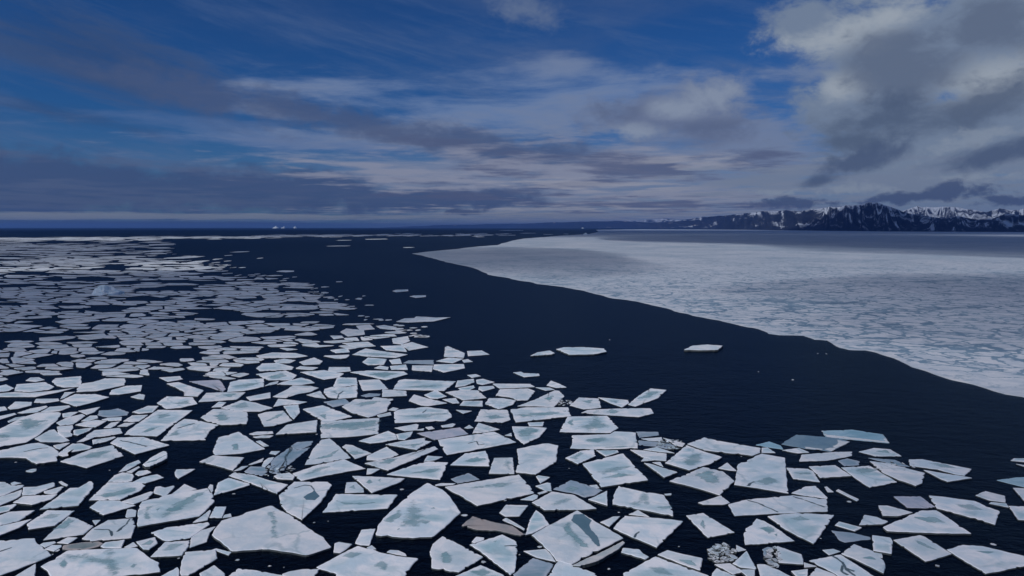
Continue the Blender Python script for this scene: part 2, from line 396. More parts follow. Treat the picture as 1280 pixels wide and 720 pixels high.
(0, 470, 5.3333): """
w|-70,400 0,350 150,275 250,243 390,240 410,250 385,290 320,345 270,385 180,440 0,470 -70,480|p 130,295 200,285 300,300 250,330 180,355 150,335;p -10,390 50,390 60,410 0,415|big white floe with a turquoise patch cut by the left edge of the view|the turquoise-patched floe
w|-50,505 0,495 200,450 260,444 350,472 390,500 380,565 240,585 170,545 80,540 0,542 -50,545|c 160,505 250,485 320,478|broad white floe with a wavy front edge at the left edge of the view|the wavy-fronted floe
w|400,568 600,490 750,460 825,530 580,612|p 520,550 620,510 740,500 650,540|plain white kite-shaped floe pointing left, behind the widest dark gap on the left|the plain kite floe
w|735,445 780,410 960,405 1130,460 900,520|c 800,430 860,440 980,470
w|615,425 768,402 775,409 710,435 620,455
w|830,390 850,365 1050,225 1284,228 1200,290 1050,400|p 1050,260 1130,245 1140,262 1060,285;p 930,380 1010,345 1060,340 1000,370|slanted white floe with sea-green streaks on the left side|the green-streaked slanted floe
w|1070,430 1169,320 1229,285 1289,290 1459,325 1394,370 1371,425|p 1120,400 1180,360 1200,395;c 1180,350 1260,325 1300,315|wrinkled white floe with a ragged streaked top right of the green-streaked one|the wrinkled floe
w|880,240 985,198 1060,198 1020,240 930,250
w|1045,180 1109,135 1284,140 1317,185 1209,210 1109,218|p 1150,180 1250,165 1270,185 1200,190
w|870,138 930,118 968,125 960,155 920,152
w|728,122 745,92 840,65 948,60 940,100 800,122
w|400,165 500,120 640,120 730,140 620,175 510,203
w|520,232 670,205 630,240 580,258
g|650,260 660,230 740,225 790,215 860,240 850,260 720,275
w|375,310 440,277 550,252 570,265 490,320 400,330
w|378,337 485,327 490,345 470,375 485,388 480,400 430,410 390,385
w|500,325 560,305 640,292 715,298 640,340 560,335
w|490,360 620,342 600,362 520,395 490,390
w|590,385 630,360 800,345 818,380 700,400 560,410
w|690,345 740,310 800,302 770,330 740,345
w|780,335 830,312 905,310 850,335
w|820,300 880,262 990,258 930,300 880,305
w|510,440 560,412 640,404 560,435
w|230,415 330,360 360,355 420,400 465,430 420,440 270,438
w|355,462 440,445 470,445 400,488 370,480
w|375,522 480,450 540,448 615,470 600,485 450,510 455,530 420,535
w|415,250 470,240 525,238 470,270 420,275
w|540,300 600,264 650,262 655,280 590,300
w|675,290 720,278 815,272 810,295 740,298
w|270,238 330,205 460,195 475,205 400,232 330,240
w|115,245 200,217 310,197 320,205 250,240 150,248
w|50,210 100,170 215,172 210,195 130,215 70,222
w|225,175 240,152 390,150 398,165 300,180
w|-40,210 35,202 50,225 0,235 -40,235
w|-40,275 100,245 112,255 0,290 -40,302
w|50,300 100,277 170,267 150,280 60,310
w|95,100 110,55 300,40 365,70 330,90 200,106
w|-45,118 90,107 200,112 380,95 500,78 400,105 240,138 0,138 -45,142||wide low floe spanning the left edge at the boundary of the shaded pack|the wide low floe
w|-40,75 40,55 95,80 60,98 0,105 -40,108
w|345,35 365,15 540,0 545,40 540,70 430,75 380,65
w|515,80 545,50 620,40 700,15 830,15 840,30 830,60 650,98 510,105
w|170,30 200,10 260,8 300,25 240,38
w|400,155 430,108 505,105 470,120 430,145
w|1060,10 1200,0 1220,20 1120,38
w|1109,50 1189,40 1359,95 1319,135 1229,130 1229,105 1169,75
r|950,590 1000,545 1090,498 1115,505 1115,545 1080,565 1000,600 970,602|p 960,585 1040,555 1100,530 1040,565|narrow crumbling wedge of ice with green-lit edges, alone in dark water|the crumbling wedge
""",
(208, 470, 5.3333): """
w|310,500 345,410 480,370 545,410 660,485 500,515 330,525 315,515|p 440,460 470,450 480,490 450,490|white helmet-shaped floe standing at the far side of the dark gap|the helmet-shaped floe
w|218,570 310,528 520,542 445,628 330,595
w|228,275 310,220 400,222 540,240 545,290 535,318 370,325 270,300|p 325,265 360,248 405,262 410,290 360,298|oval white floe with a single teal dot|the teal-dotted oval floe
w|360,212 500,160 600,178 710,212 630,235 480,235|p 440,200 520,175 560,205 490,215
w|300,208 350,170 400,175 370,205
w|212,172 265,112 400,108 530,108 470,155 330,165|p 380,125 460,118 420,140
w|405,105 425,40 480,25 650,15 650,70 520,98|p 440,70 540,50 630,45 540,70
m|150,35 350,25 370,40 395,85 380,105 290,75
w|530,140 580,130 695,108 695,145 560,165
w|650,68 690,45 750,32 740,50
w|735,55 770,40 900,10 960,25 990,45 900,58 800,57
w|705,138 810,85 840,62 960,65 1018,78 960,105 880,118 800,145
w|932,125 1025,98 1065,150 990,140
w|1048,110 1055,85 1100,72 1200,74 1275,62 1272,140 1150,150 1080,140|c 1140,150 1150,120 1180,100;p 1090,105 1130,95 1140,120
w|1114,70 1134,15 1149,8 1269,12 1274,60 1189,70
w|712,205 745,152 800,155 940,172 880,187 780,192
w|780,198 880,190 892,240 850,288 820,260
w|610,255 660,240 780,230 840,295 720,330 650,335|p 670,300 740,260 790,240 740,280
w|728,388 800,325 850,315 1008,292 1000,372
w|908,220 1040,195 1170,240 1240,270 1130,293 1040,298|p 1020,260 1060,255 1060,285
g|1048,172 1190,150 1230,180 1110,208||thin grey floe lying behind the teal-topped rectangular one|
w|1169,204 1259,153 1369,157 1384,140 1514,152 1479,200 1469,235 1349,275 1239,245|p 1260,190 1330,170 1420,165 1390,185 1300,200
w|550,385 600,370 710,368 715,383 580,393
w|575,405 640,394 715,396 690,410 600,412
w|595,435 625,428 685,465 650,470
g|685,640 700,560 830,470 870,492 960,475 880,540 830,580 740,650|c 835,490 790,540 800,575|thin grey translucent tongue of ice lying aslant with a dark seam|the grey tongue floe
g|830,465 870,440 980,432 965,460 900,488 850,487
w|922,590 980,480 1030,425 1090,415 1175,490 1230,545 1000,585|p 980,555 1070,530 1150,490 1090,540|white sail-shaped floe with a blue curved band along its foot|the sail-shaped floe
w|1171,470 1194,455 1239,460 1369,515 1259,552 1219,510|p 1210,510 1270,500 1310,515 1250,525
w|839,650 1009,590 1189,555 1329,615 1069,660 899,698|p 900,670 1000,615 1120,590 1010,635|long white blade of ice slanting up to the right with a thin blue band|the long blade floe
w|635,600 650,565 680,545 720,540 700,570 660,605
w|545,590 650,545 640,570 570,590
g|520,635 560,602 660,605 680,630 640,665 530,645||small dull grey plate wedged beside the foot of the grey tongue floe|
w|445,635 500,602 550,597 500,625
d|685,515 700,500 760,500 730,525
w|715,665 740,655 820,642 858,665 845,690 740,685
""",
(416, 470, 5.3333): """
w|170,28 310,22 370,85 200,97
w|400,88 440,28 480,20 700,30 822,35 745,97|p 480,75 600,60 720,60 620,80
w|330,88 490,98 495,130 330,138
g|185,130 240,115 320,118 310,132 220,140
w|505,165 540,122 640,150 765,180 640,198 590,195
w|608,125 690,92 760,135 700,150 650,148
w|750,108 850,92 970,95 1025,145 870,160
w|730,155 820,145 845,180 800,182
w|845,195 870,165 1000,165 1000,202
w|408,240 430,225 620,205 770,225 795,272 750,298 415,312|p 440,265 600,255 760,250 620,275;c 600,245 625,225|broad white floe with straight blue bands at the middle of the pack|the straight-banded floe
w|820,225 930,232 870,250
w|945,300 985,222 1165,225 1185,290 1130,310|p 990,270 1080,260 1150,275 1060,285
w|-78,300 310,278 305,385 100,405 -80,412|p -60,325 80,310 290,300 280,330 120,355 -50,350;p 180,360 290,345 280,365|near-rectangular white floe whose top is washed with teal melt water|the teal-washed rectangular floe
w|290,260 385,240 392,260 310,275
w|370,225 400,208 440,215 420,230
w|410,345 560,318 575,325 560,360 480,365
w|540,360 610,348 605,362
w|615,340 660,335 680,350 640,358
w|720,330 800,315 820,320 800,338 730,341
m|560,380 850,342 905,385 680,425||dull mauve-grey floe lying behind the long slanted oblong floe|
w|875,345 910,325 940,345 900,350
w|930,380 970,310 1115,355 1010,376
w|700,425 1075,370 1225,440 760,525|c 900,450 960,435 970,460 1010,455|long slanted oblong white floe with a faint looping crack|the slanted oblong floe
w|172,432 370,365 420,387 430,420 330,440 250,448
w|422,387 535,368 520,400 480,425 434,420
w|350,455 480,430 620,410 615,430 660,435 560,490|p 420,460 540,455 600,445 540,475
w|225,558 230,530 360,470 440,522 400,540 300,562
w|210,580 400,545 680,468 705,485 370,628|p 310,580 360,555 430,550 380,585|long white splinter floe with a blue patch at its thick end|the long splinter floe
w|605,570 630,530 735,538 680,560
w|358,655 540,590 640,568 770,575 715,690|p 520,650 640,620 720,615 650,645
w|782,592 880,515 1020,498 1045,560 1042,600|p 860,570 960,540 1020,555 940,575
w|225,655 230,615 320,618 260,650
w|1040,648 1075,545 1200,542 1212,650|p 1140,600 1160,560 1185,575 1180,625
w|1145,395 1190,378 1195,400
w|815,75 830,30 940,18 945,40 880,65
w|955,25 1000,18 1080,40 1000,58 960,50
w|835,80 940,62 950,75 910,95 850,92
w|975,70 1070,65 1080,80 1000,102 970,90
w|1065,50 1319,52 1349,72 1109,82
w|1085,130 1114,87 1304,82 1349,100 1299,160 1229,162 1179,140
w|1015,185 1040,147 1130,147 1222,162 1200,190 1110,220
""",
(624, 470, 5.3333): """
w|120,200 230,160 370,95 400,98 435,135 385,185 365,206 250,200|p 300,150 360,130 340,170
w|75,222 180,208 460,208 480,265 110,308|p 120,260 260,245 440,235 300,262 160,275|broad white floe with thin blue stripes behind the trapezoid floe with the blue swirl|the striped floe
w|470,195 530,142 665,150 680,210 610,218 560,220|p 540,165 620,160 600,180
w|658,142 700,145 860,160 865,180 820,208 740,180|p 720,160 800,165 780,180
w|858,190 930,130 1010,82 1115,92 1060,145 910,202|p 930,150 1010,105 1060,105 1000,140|leaf-shaped white floe jutting into the open lead at the pack's tip|the leaf-shaped tip floe
w|545,245 590,225 830,215 1010,215 1030,248 930,272 740,260|p 720,240 750,222 800,240 760,250|long white finger floe at the edge of the open lead|the long finger floe
w|315,62 345,30 400,50 450,75 380,78||small white peak-shaped floe alone at the pack's edge beside the open lead|
w|240,75 340,77 370,90 310,96
w|400,372 455,270 720,264 795,345 740,378|p 545,340 600,310 650,270 680,315 720,335 600,362;p 450,310 490,290 490,330|white trapezoid floe with a swirl of blue melt water|the blue-swirled trapezoid floe
w|470,480 490,440 485,395 740,387 770,368 910,375 925,480 640,488|p 580,430 640,412 690,405 720,425 650,445;p 700,475 830,465 910,470 800,480|white oblong floe with a blue smudge just in front of the blue-swirled trapezoid|the blue-smudged oblong floe
w|85,335 195,337 320,345 270,405 165,455 110,410|p 120,370 200,345 260,360 200,395 150,400|white bowl-shaped floe with a pale blue hollow|the bowl-shaped floe
w|190,310 300,305 290,333 200,333
w|118,485 290,450 330,448 395,462 380,570 240,655 108,640 130,560||chunky white floe without any melt pool in the middle of the pack|the chunky unmarked floe
w|440,545 540,498 630,488 645,530 525,585|p 480,545 540,505 560,520 510,555
w|645,495 790,494 798,507 710,535
w|555,582 825,515 995,692 680,738|p 660,640 760,610 880,600 800,630 700,655;p 680,680 800,650 900,660 780,675|large white kite floe with wavy pale teal veins|the wavy-veined kite floe
g|912,370 1060,372 1066,393 935,410
w|945,417 1085,407 1088,435 1000,430
g|930,428 1000,434 1100,442 1170,462 1130,488 1040,468 930,460
w|1090,410 1240,448 1225,470 1180,463
w|960,490 1050,472 1170,513 1080,505
w|872,490 960,495 1118,517 1115,565 1030,558 950,538
w|945,568 965,543 1043,560
w|1020,575 1075,572 1095,605
w|965,578 1010,585 1190,640 1100,675
""",
(832, 510, 5.3333): """
w|-4,365 140,247 260,290 378,325 300,370 160,413|p 125,365 160,310 240,303 220,360 170,380|white diamond floe with a smudge of blue in its heart, by the open lead|the blue-hearted diamond floe
w|142,238 255,195 380,222 630,265 632,295 580,315 260,280||long white floe lying along the edge of the open lead|the lead-edge floe
w|25,485 250,392 380,420 460,485 360,580 200,530|p 205,445 290,415 350,465 330,510 260,480|white kite floe with a green-tinted heart|the green-hearted kite floe
w|350,400 410,362 475,418 430,415
w|457,510 480,375 640,303 795,330 810,480 820,568 600,530|c 550,520 570,500 595,492;p 600,500 680,460 760,490 680,510|tall white five-sided floe standing out beside the green-hearted kite floe|the tall five-sided floe
b|600,245 690,222 770,250 785,275 690,262
w|640,264 680,262 735,298 640,298
h|770,240 870,177 1150,200 1230,225 1100,290 1040,280 930,270|s 925,258 960,262 1050,274 1040,280 935,271;s 1055,276 1100,262 1150,240 1140,212 1230,225 1190,245 1105,288|slate-blue flooded floe with white streaks on its front rim|the slate flooded floe
w|775,280 890,265 960,295 880,300
w|890,355 905,310 1130,292 1245,290 1240,318 1080,348
w|805,397 950,405 985,420 1030,492 850,470|p 860,430 960,430 980,440 900,445
w|955,388 1130,380 1240,450 1030,463
""",
(1040, 510, 5.3333): """
b|-69,150 40,148 130,143 340,175 385,235 0,198 -40,195|s -66,155 -30,178 100,192 350,222 340,180 384,234 0,197 -40,194|flat teal waterlogged floe with a white rim, farthest out into the lead on the right|the teal waterlogged floe
w|60,395 250,384 435,492 250,528 160,470|p 150,420 230,395 290,415 200,435|white lozenge floe with a blue-washed back edge in the right-hand cluster|the blue-backed lozenge floe
w|250,352 370,367 620,432 600,500 560,517 450,480 340,430
g|40,350 100,335 185,355 180,380 80,386
g|240,332 420,345 520,390 450,385 300,348
w|510,342 600,340 930,405 885,450 820,440 700,408 520,383|p 640,365 760,375 840,405 740,395
w|610,412 700,427 890,457 935,465 770,490 720,470
w|178,290 280,265 390,275 465,320 290,320|p 290,290 360,280 380,300
w|1190,350 1210,335 1320,335 1320,362
w|1225,372 1320,385 1330,405
""",
(320, 400, 4.0): """
w|680,92 760,80 770,105 730,122 685,116
w|725,123 780,110 862,135 765,152
w|480,172 545,142 620,154 760,172 700,188 560,182|p 520,165 600,165 700,178 600,178
w|622,130 735,126 755,158 650,150
w|600,30 640,25 705,35 680,48 620,42
w|500,28 570,22 595,45 520,52
w|420,60 450,42 540,50 545,72 460,82
w|370,78 430,78 440,88 390,96
w|430,115 560,108 600,130 500,138
w|370,150 460,140 470,160 400,165
w|900,205 960,188 1038,193 985,215
w|945,135 960,130 1045,165 1040,187 940,183
w|1055,155 1130,152 1168,172 1060,180||small white floe lying just off the tip of the pack in the open lead|
w|1030,200 1060,195 1085,208 1040,212
w|885,245 890,222 1040,220 1045,240 940,262
w|1055,275 1100,270 1125,280 1080,288
w|780,227 885,227 880,258 780,250
g|735,215 760,202 890,200 888,222
w|530,210 560,187 655,195 640,222 560,225
w|665,200 720,192 730,218 680,220
w|670,230 750,222 760,248 675,248
w|590,240 620,227 665,235 660,248
w|470,260 560,252 740,257 760,270 650,300 560,280|p 560,270 640,260 700,268 640,285
w|360,255 365,235 470,235 475,255 400,262
w|220,260 340,250 440,267 420,285 340,298
w|0,270 60,262 150,252 205,275 180,300 60,300|p 60,285 130,265 150,280 90,295
w|0,178 80,162 200,165 260,180 200,188 20,190
w|90,202 140,193 200,201 170,215 100,215
w|215,210 290,187 335,205 320,220 240,225
w|0,240 30,217 110,214 190,235 180,248 20,255
w|700,8 740,-8 790,-10 800,-18 850,-16 900,-12 975,-14 890,6 760,12||flat white floe with a low hump alone in the open lead above the pack's tip|the humped lone floe
""",
(640, 400, 4.0): """
r|92,178 125,162 190,152 214,164 200,171 140,175||small pale floe, the left one of the pair alone in the open lead|
r|220,145 255,136 360,135 460,142 474,158 410,170 285,172||larger snow-white floe of the pair alone in the open lead|
r|860,148 900,128 975,122 1055,128 1030,148 950,150||lone bluish floe beside the fast ice across the open lead|
w|5,262 45,258 60,265 135,268 138,278 60,285
""",
(320, 250, 4.0): """
w|682,455 700,449 760,447 762,455 700,461||distant small white floe in the open lead, left of two together|
w|768,482 790,477 850,476 850,484 800,489||distant small white floe in the open lead, right of two together|
w|495,495 510,489 532,490 525,498||faint tiny grey floe in the open lead near the shaded pack|
w|100,357 130,352 190,353 190,358 150,361||distant flat floe standing just off the back corner of the shaded pack|
""",
}

# ------------------------------------------------------------------ helpers
def ground(px, py, z=0.0):
    """the point at height z above the sea that the photograph shows at this place"""
    v = Vector(((px - 640) / FPX, 1.0, -(py - 360) / FPX))
    cth, sth = math.cos(PITCH), math.sin(PITCH)
    d = Vector((v.x, v.y * cth + v.z * sth, -v.y * sth + v.z * cth))
    t = (z - CAM_H) / d.z
    return Vector((d.x * t, d.y * t, z))


def tag(o, label=None, cat=None, group=None, kind=None):
    if label: o['label'] = label
    if cat: o['category'] = cat
    if group: o['group'] = group
    if kind: o['kind'] = kind
    return o


def link(name, mesh, mats, parent=None):
    for m in mats:
        mesh.materials.append(m)
    o = bpy.data.objects.new(name, mesh)
    COL.objects.link(o)
    if parent:
        o.parent = parent
    return o


def mesh_from(name, verts, faces, mat_idx=None, attrs=None, smooth=False):
    me = bpy.data.meshes.new(name)
    me.from_pydata(verts, [], faces)
    if mat_idx is not None:
        me.polygons.foreach_set('material_index', mat_idx)
    if attrs:
        for k, vals in attrs.items():
            a = me.attributes.new(k, 'FLOAT', 'POINT')
            a.data.foreach_set('value', vals)
    if smooth:
        me.polygons.foreach_set('use_smooth', [True] * len(me.polygons))
    me.update()
    return me


def material(name):
    m = bpy.data.materials.new(name)
    m.use_nodes = True
    return m, NT(m.node_tree)


def finish(N, shader, vol=None):
    o = N.n('ShaderNodeOutputMaterial')
    if shader is not None:
        N.t.links.new(shader, o.inputs[0])
    if vol is not None:
        N.t.links.new(vol, o.inputs[1])


# ------------------------------------------------------------------ materials
def make_water():
    m, N = material("sea_water")
    pos = N.n('ShaderNodeNewGeometry').outputs['Position']
    big = N.noise(pos, 0.004, 4, 0.5)
    stretch = N.n('ShaderNodeMapping', {'Vector': pos, 'Rotation': (0, 0, 0.35), 'Scale': (0.55, 1.0, 1.0)}).outputs[0]
    w1 = N.noise(stretch, 0.30, 4, 0.55, 0.3)
    w2 = N.noise(stretch, 1.15, 4, 0.6, 0.2)
    w3 = N.noise(pos, 0.035, 3, 0.5)
    h = N.math('ADD', N.math('MULTIPLY', w1, 1.1), N.math('MULTIPLY', w2, 0.42))
    h = N.math('ADD', h, N.math('MULTIPLY', w3, 1.5))
    bump = N.n('ShaderNodeBump', {'Height': h, 'Strength': 0.42, 'Distance': 0.9})
    col = N.mix(big, (0.0003, 0.0011, 0.0038), (0.0006, 0.0024, 0.0080))
    fres = N.n('ShaderNodeFresnel', {'IOR': 1.33, 'Normal': bump.outputs[0]}).outputs[0]
    fac = N.math('MINIMUM', N.math('MULTIPLY', fres, 0.42), 0.155)          # a wind-roughened sea mirrors little
    dif = N.n('ShaderNodeBsdfDiffuse', {'Color': col, 'Normal': bump.outputs[0]})
    glo = N.n('ShaderNodeBsdfGlossy', {'Color': (0.55, 0.78, 1.0, 1.0), 'Roughness': 0.22, 'Normal': bump.outputs[0]})
    mx = N.n('ShaderNodeMixShader', {0: fac, 1: dif.outputs[0], 2: glo.outputs[0]})
    finish(N, mx.outputs[0])
    return m


def make_ice_top():
    """snow-covered floe top: mottled white and blue-white, damp blue hollows, thin dark veins, a few specks"""
    m, N = material("floe_top")
    geo = N.n('ShaderNodeNewGeometry').outputs['Position']
    oi = N.n('ShaderNodeObjectInfo')
    rnd = oi.outputs['Random']
    off = N.xyz(N.math('MULTIPLY', rnd, 731.0), N.math('MULTIPLY', rnd, 393.0), N.math('MULTIPLY', rnd, 211.0))
    pos = N.n('ShaderNodeVectorMath', {0: geo, 1: off}, operation='ADD').outputs[0]
    inner = N.n('ShaderNodeAttribute', attribute_name='inner').outputs['Fac']
    tone = N.n('ShaderNodeAttribute', attribute_name='tone').outputs['Fac']
    n1 = N.noise(pos, 0.16, 6, 0.6, 0.4)
    n2 = N.noise(pos, 0.75, 6, 0.65, 0.2)
    n3 = N.noise(N.n('ShaderNodeMapping', {'Vector': pos, 'Scale': (0.045, 0.13, 0.1)}).outputs[0], 1.0, 6, 0.6, 1.2)
    base = N.mix(N.ramp(n1, 0.38, 0.64), (0.79, 0.795, 0.845), (0.58, 0.665, 0.755))
    base = N.mix(N.ramp(n2, 0.5, 0.75, 0, 0.45), base, (0.87, 0.865, 0.895))
    # drier, brighter snow on the raised rim, bluer ice towards the middle of many floes
    base = N.mix(N.math('MULTIPLY', N.math('MULTIPLY', N.ramp(inner, 0.05, 0.7), N.ramp(rnd, 0.0, 1.0, 0.1, 0.75)), N.ramp(n1, 0.36, 0.6)), base, (0.50, 0.63, 0.73))
    # hollows of melt water under thin snow
    wet = N.math('MULTIPLY', N.ramp(n3, 0.46, 0.63), N.ramp(inner, 0.05, 0.7))
    wet = N.math('MULTIPLY', wet, N.ramp(rnd, 0.1, 0.9, 0.4, 1.0))
    base = N.mix(N.math('MULTIPLY', wet, 0.85), base, (0.36, 0.53, 0.60))
    # dark greenish core where it is deepest
    core = N.math('MULTIPLY', N.ramp(n3, 0.63, 0.74), N.ramp(inner, 0.25, 0.8))
    base = N.mix(N.math('MULTIPLY', core, N.ramp(rnd, 0.3, 0.8, 0.1, 0.75)), base, (0.22, 0.40, 0.46))
    # veins
    warp = N.n('ShaderNodeTexNoise', {'Vector': pos, 'Scale': 0.12, 'Detail': 4.0}).outputs['Color']
    wp = N.n('ShaderNodeVectorMath', {0: pos, 1: N.n('ShaderNodeVectorMath', {0: warp, 3: 9.0}, operation='SCALE').outputs[0]}, operation='ADD').outputs[0]
    vor = N.n('ShaderNodeTexVoronoi', {'Vector': wp, 'Scale': 0.085}, feature='DISTANCE_TO_EDGE').outputs['Distance']
    vein = N.math('MULTIPLY', N.ramp(vor, 0.0, 0.05, 1.0, 0.0), N.ramp(N.noise(pos, 0.07, 2, 0.5), 0.47, 0.62))
    base = N.mix(N.math('MULTIPLY', vein, 0.5), base, (0.27, 0.40, 0.47))
    # specks of grit and small puddles
    speck = N.ramp(N.noise(pos, 1.6, 3, 0.5), 0.73, 0.79)
    base = N.mix(N.math('MULTIPLY', speck, 0.6), base, (0.19, 0.23, 0.27))
    # object tint and per-floe tone
    col = N.mix(1.0, base, oi.outputs['Color'], 'MULTIPLY')
    tn = N.math('ADD', N.math('ADD', 0.94, N.math('MULTIPLY', rnd, 0.12)), tone)
    col = N.mix(1.0, col, N.n('ShaderNodeCombineColor', {0: tn, 1: tn, 2: tn}).outputs[0], 'MULTIPLY')
    hgt = N.math('ADD', N.math('MULTIPLY', n1, 0.5), N.math('MULTIPLY', n2, 0.22))
    bump = N.n('ShaderNodeBump', {'Height': hgt, 'Strength': 0.55, 'Distance': 0.6})
    rough = N.ramp(wet, 0.0, 0.8, 0.75, 0.35)
    p = N.n('ShaderNodeBsdfPrincipled', {'Base Color': col, 'Roughness': rough, 'Specular IOR Level': 0.3, 'Normal': bump.outputs[0]})
    finish(N, p.outputs[0])
    return m


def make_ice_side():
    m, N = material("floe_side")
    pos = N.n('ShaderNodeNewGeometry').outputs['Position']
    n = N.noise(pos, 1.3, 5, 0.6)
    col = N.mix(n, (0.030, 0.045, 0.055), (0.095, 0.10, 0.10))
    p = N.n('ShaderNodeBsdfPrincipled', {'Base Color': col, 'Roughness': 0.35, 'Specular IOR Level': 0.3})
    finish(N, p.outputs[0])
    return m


def make_pool(name, c0, c1, rough, edge=0.5, maxa=0.92):
    m, N = material(name)
    geo = N.n('ShaderNodeNewGeometry').outputs['Position']
    fade = N.n('ShaderNodeAttribute', attribute_name='fade').outputs['Fac']
    n = N.noise(geo, 0.55, 6, 0.62, 0.4)
    n2 = N.noise(N.n('ShaderNodeMapping', {'Vector': geo, 'Rotation': (0, 0, 0.5), 'Scale': (0.16, 0.5, 0.5)}).outputs[0], 1.0, 6, 0.65, 0.8)
    rnd = N.n('ShaderNodeObjectInfo').outputs['Random']
    k = 1.0 if edge > 0.4 else 0.45
    f = N.math('ADD', fade, N.math('MULTIPLY', N.math('SUBTRACT', n, 0.5), 1.6 * k))
    f = N.math('ADD', f, N.math('MULTIPLY', N.math('SUBTRACT', n2, 0.5), 2.2 * k))
    f = N.math('MULTIPLY', N.ramp(f, 0.5 - edge * 0.45, 0.5 + edge * 0.55, 0.0, maxa), N.ramp(fade, 0.0, 0.3))
    if edge > 0.6: f = N.math('MULTIPLY', f, N.ramp(rnd, 0.0, 1.0, 0.5, 1.0))
    col = N.mix(N.ramp(N.noise(geo, 0.25, 4, 0.5), 0.35, 0.65), c0, c1)
    p = N.n('ShaderNodeBsdfPrincipled', {'Base Color': col, 'Roughness': rough, 'Specular IOR Level': 0.35, 'Alpha': f})
    finish(N, p.outputs[0])
    return m


def make_sheet():
    """the land-fast ice: snow with ragged channels of standing melt water"""
    m, N = material("fast_ice_top")
    pos = N.n('ShaderNodeNewGeometry').outputs['Position']
    edge = N.n('ShaderNodeAttribute', attribute_name='edge').outputs['Fac']      # metres from the ice edge
    warp = N.n('ShaderNodeTexNoise', {'Vector': pos, 'Scale': 0.03, 'Detail': 5.0, 'Roughness': 0.6}).outputs['Color']
    wp = N.n('ShaderNodeVectorMath', {0: pos, 1: N.n('ShaderNodeVectorMath', {0: warp, 3: 46.0}, operation='SCALE').outputs[0]}, operation='ADD').outputs[0]
    wp = N.n('ShaderNodeMapping', {'Vector': wp, 'Rotation': (0, 0, 0.25), 'Scale': (0.75, 1.0, 1.0)}).outputs[0]
    vor = N.n('ShaderNodeTexVoronoi', {'Vector': wp, 'Scale': 0.075}, feature='DISTANCE_TO_EDGE').outputs['Distance']
    n1 = N.noise(wp, 0.034, 6, 0.6, 0.4)
    n2 = N.noise(pos, 0.006, 5, 0.55, 0.5)
    n3 = N.noise(pos, 0.0016, 5, 0.55, 0.6)
    n4 = N.noise(wp, 0.12, 5, 0.6)
    pool = N.math('ADD', N.math('MULTIPLY', N.ramp(vor, 0.0, 0.13, 1.0, 0.0), 0.95), N.math('MULTIPLY', N.math('SUBTRACT', n1, 0.5), 2.6))
    pool = N.math('ADD', pool, N.math('MULTIPLY', N.math('SUBTRACT', n2, 0.5), 1.5))
    wet = N.ramp(pool, 0.18, 0.62)
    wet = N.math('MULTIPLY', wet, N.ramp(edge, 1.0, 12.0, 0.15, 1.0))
    snow = N.mix(N.ramp(n4, 0.35, 0.7), (0.44, 0.50, 0.59), (0.60, 0.62, 0.675))
    damp = N.mix(N.ramp(n1, 0.3, 0.7), (0.24, 0.35, 0.45), (0.12, 0.21, 0.31))
    col = N.mix(N.math('MULTIPLY', wet, 0.95), snow, damp)
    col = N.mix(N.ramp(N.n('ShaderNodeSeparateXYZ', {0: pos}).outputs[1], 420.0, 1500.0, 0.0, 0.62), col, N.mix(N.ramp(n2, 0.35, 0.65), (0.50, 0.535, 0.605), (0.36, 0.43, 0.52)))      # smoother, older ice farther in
    # wide wet tracts farther in
    tract = N.ramp(n3, 0.50, 0.66)
    col = N.mix(N.math('MULTIPLY', tract, 0.45), col, (0.33, 0.43, 0.53))
    bump = N.n('ShaderNodeBump', {'Height': N.math('ADD', N.math('MULTIPLY', n1, 1.0), N.math('MULTIPLY', n4, 0.3)), 'Strength': 0.4, 'Distance': 1.0})
    p = N.n('ShaderNodeBsdfPrincipled', {'Base Color': col, 'Roughness': N.ramp(wet, 0, 1, 0.75, 0.5), 'Specular IOR Level': 0.02, 'Normal': bump.outputs[0]})
    finish(N, p.outputs[0])
    return m


def make_rock(name, rock0, rock1, snowc):
    m, N = material(name)
    pos = N.n('ShaderNodeNewGeometry').outputs['Position']
    snow = N.n('ShaderNodeAttribute', attribute_name='snow').outputs['Fac']
    lat = N.n('ShaderNodeAttribute', attribute_name='across').outputs['Fac']
    ups = N.n('ShaderNodeAttribute', attribute_name='upslope').outputs['Fac']
    streak = N.noise(N.xyz(N.math('MULTIPLY', lat, 0.17), N.math('MULTIPLY', ups, 1.3), 3.0), 1.0, 4, 0.55, 0.5)
    patch = N.noise(N.xyz(N.math('MULTIPLY', lat, 0.055), N.math('MULTIPLY', ups, 2.6), 8.0), 1.0, 5, 0.6, 0.6)
    n2 = N.noise(pos, 0.03, 6, 0.65)
    s = N.math('ADD', snow, N.math('MULTIPLY', N.math('SUBTRACT', streak, 0.5), 1.05))
    s = N.math('ADD', s, N.math('MULTIPLY', N.math('SUBTRACT', patch, 0.5), 1.7))
    s = N.math('ADD', s, N.math('MULTIPLY', N.math('SUBTRACT', n2, 0.5), 0.35))
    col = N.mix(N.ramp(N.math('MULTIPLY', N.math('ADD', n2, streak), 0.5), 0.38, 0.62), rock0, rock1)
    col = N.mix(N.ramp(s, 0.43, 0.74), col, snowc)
    p = N.n('ShaderNodeBsdfPrincipled', {'Base Color': col, 'Roughness': 0.85, 'Specular IOR Level': 0.1})
    finish(N, p.outputs[0])
    return m


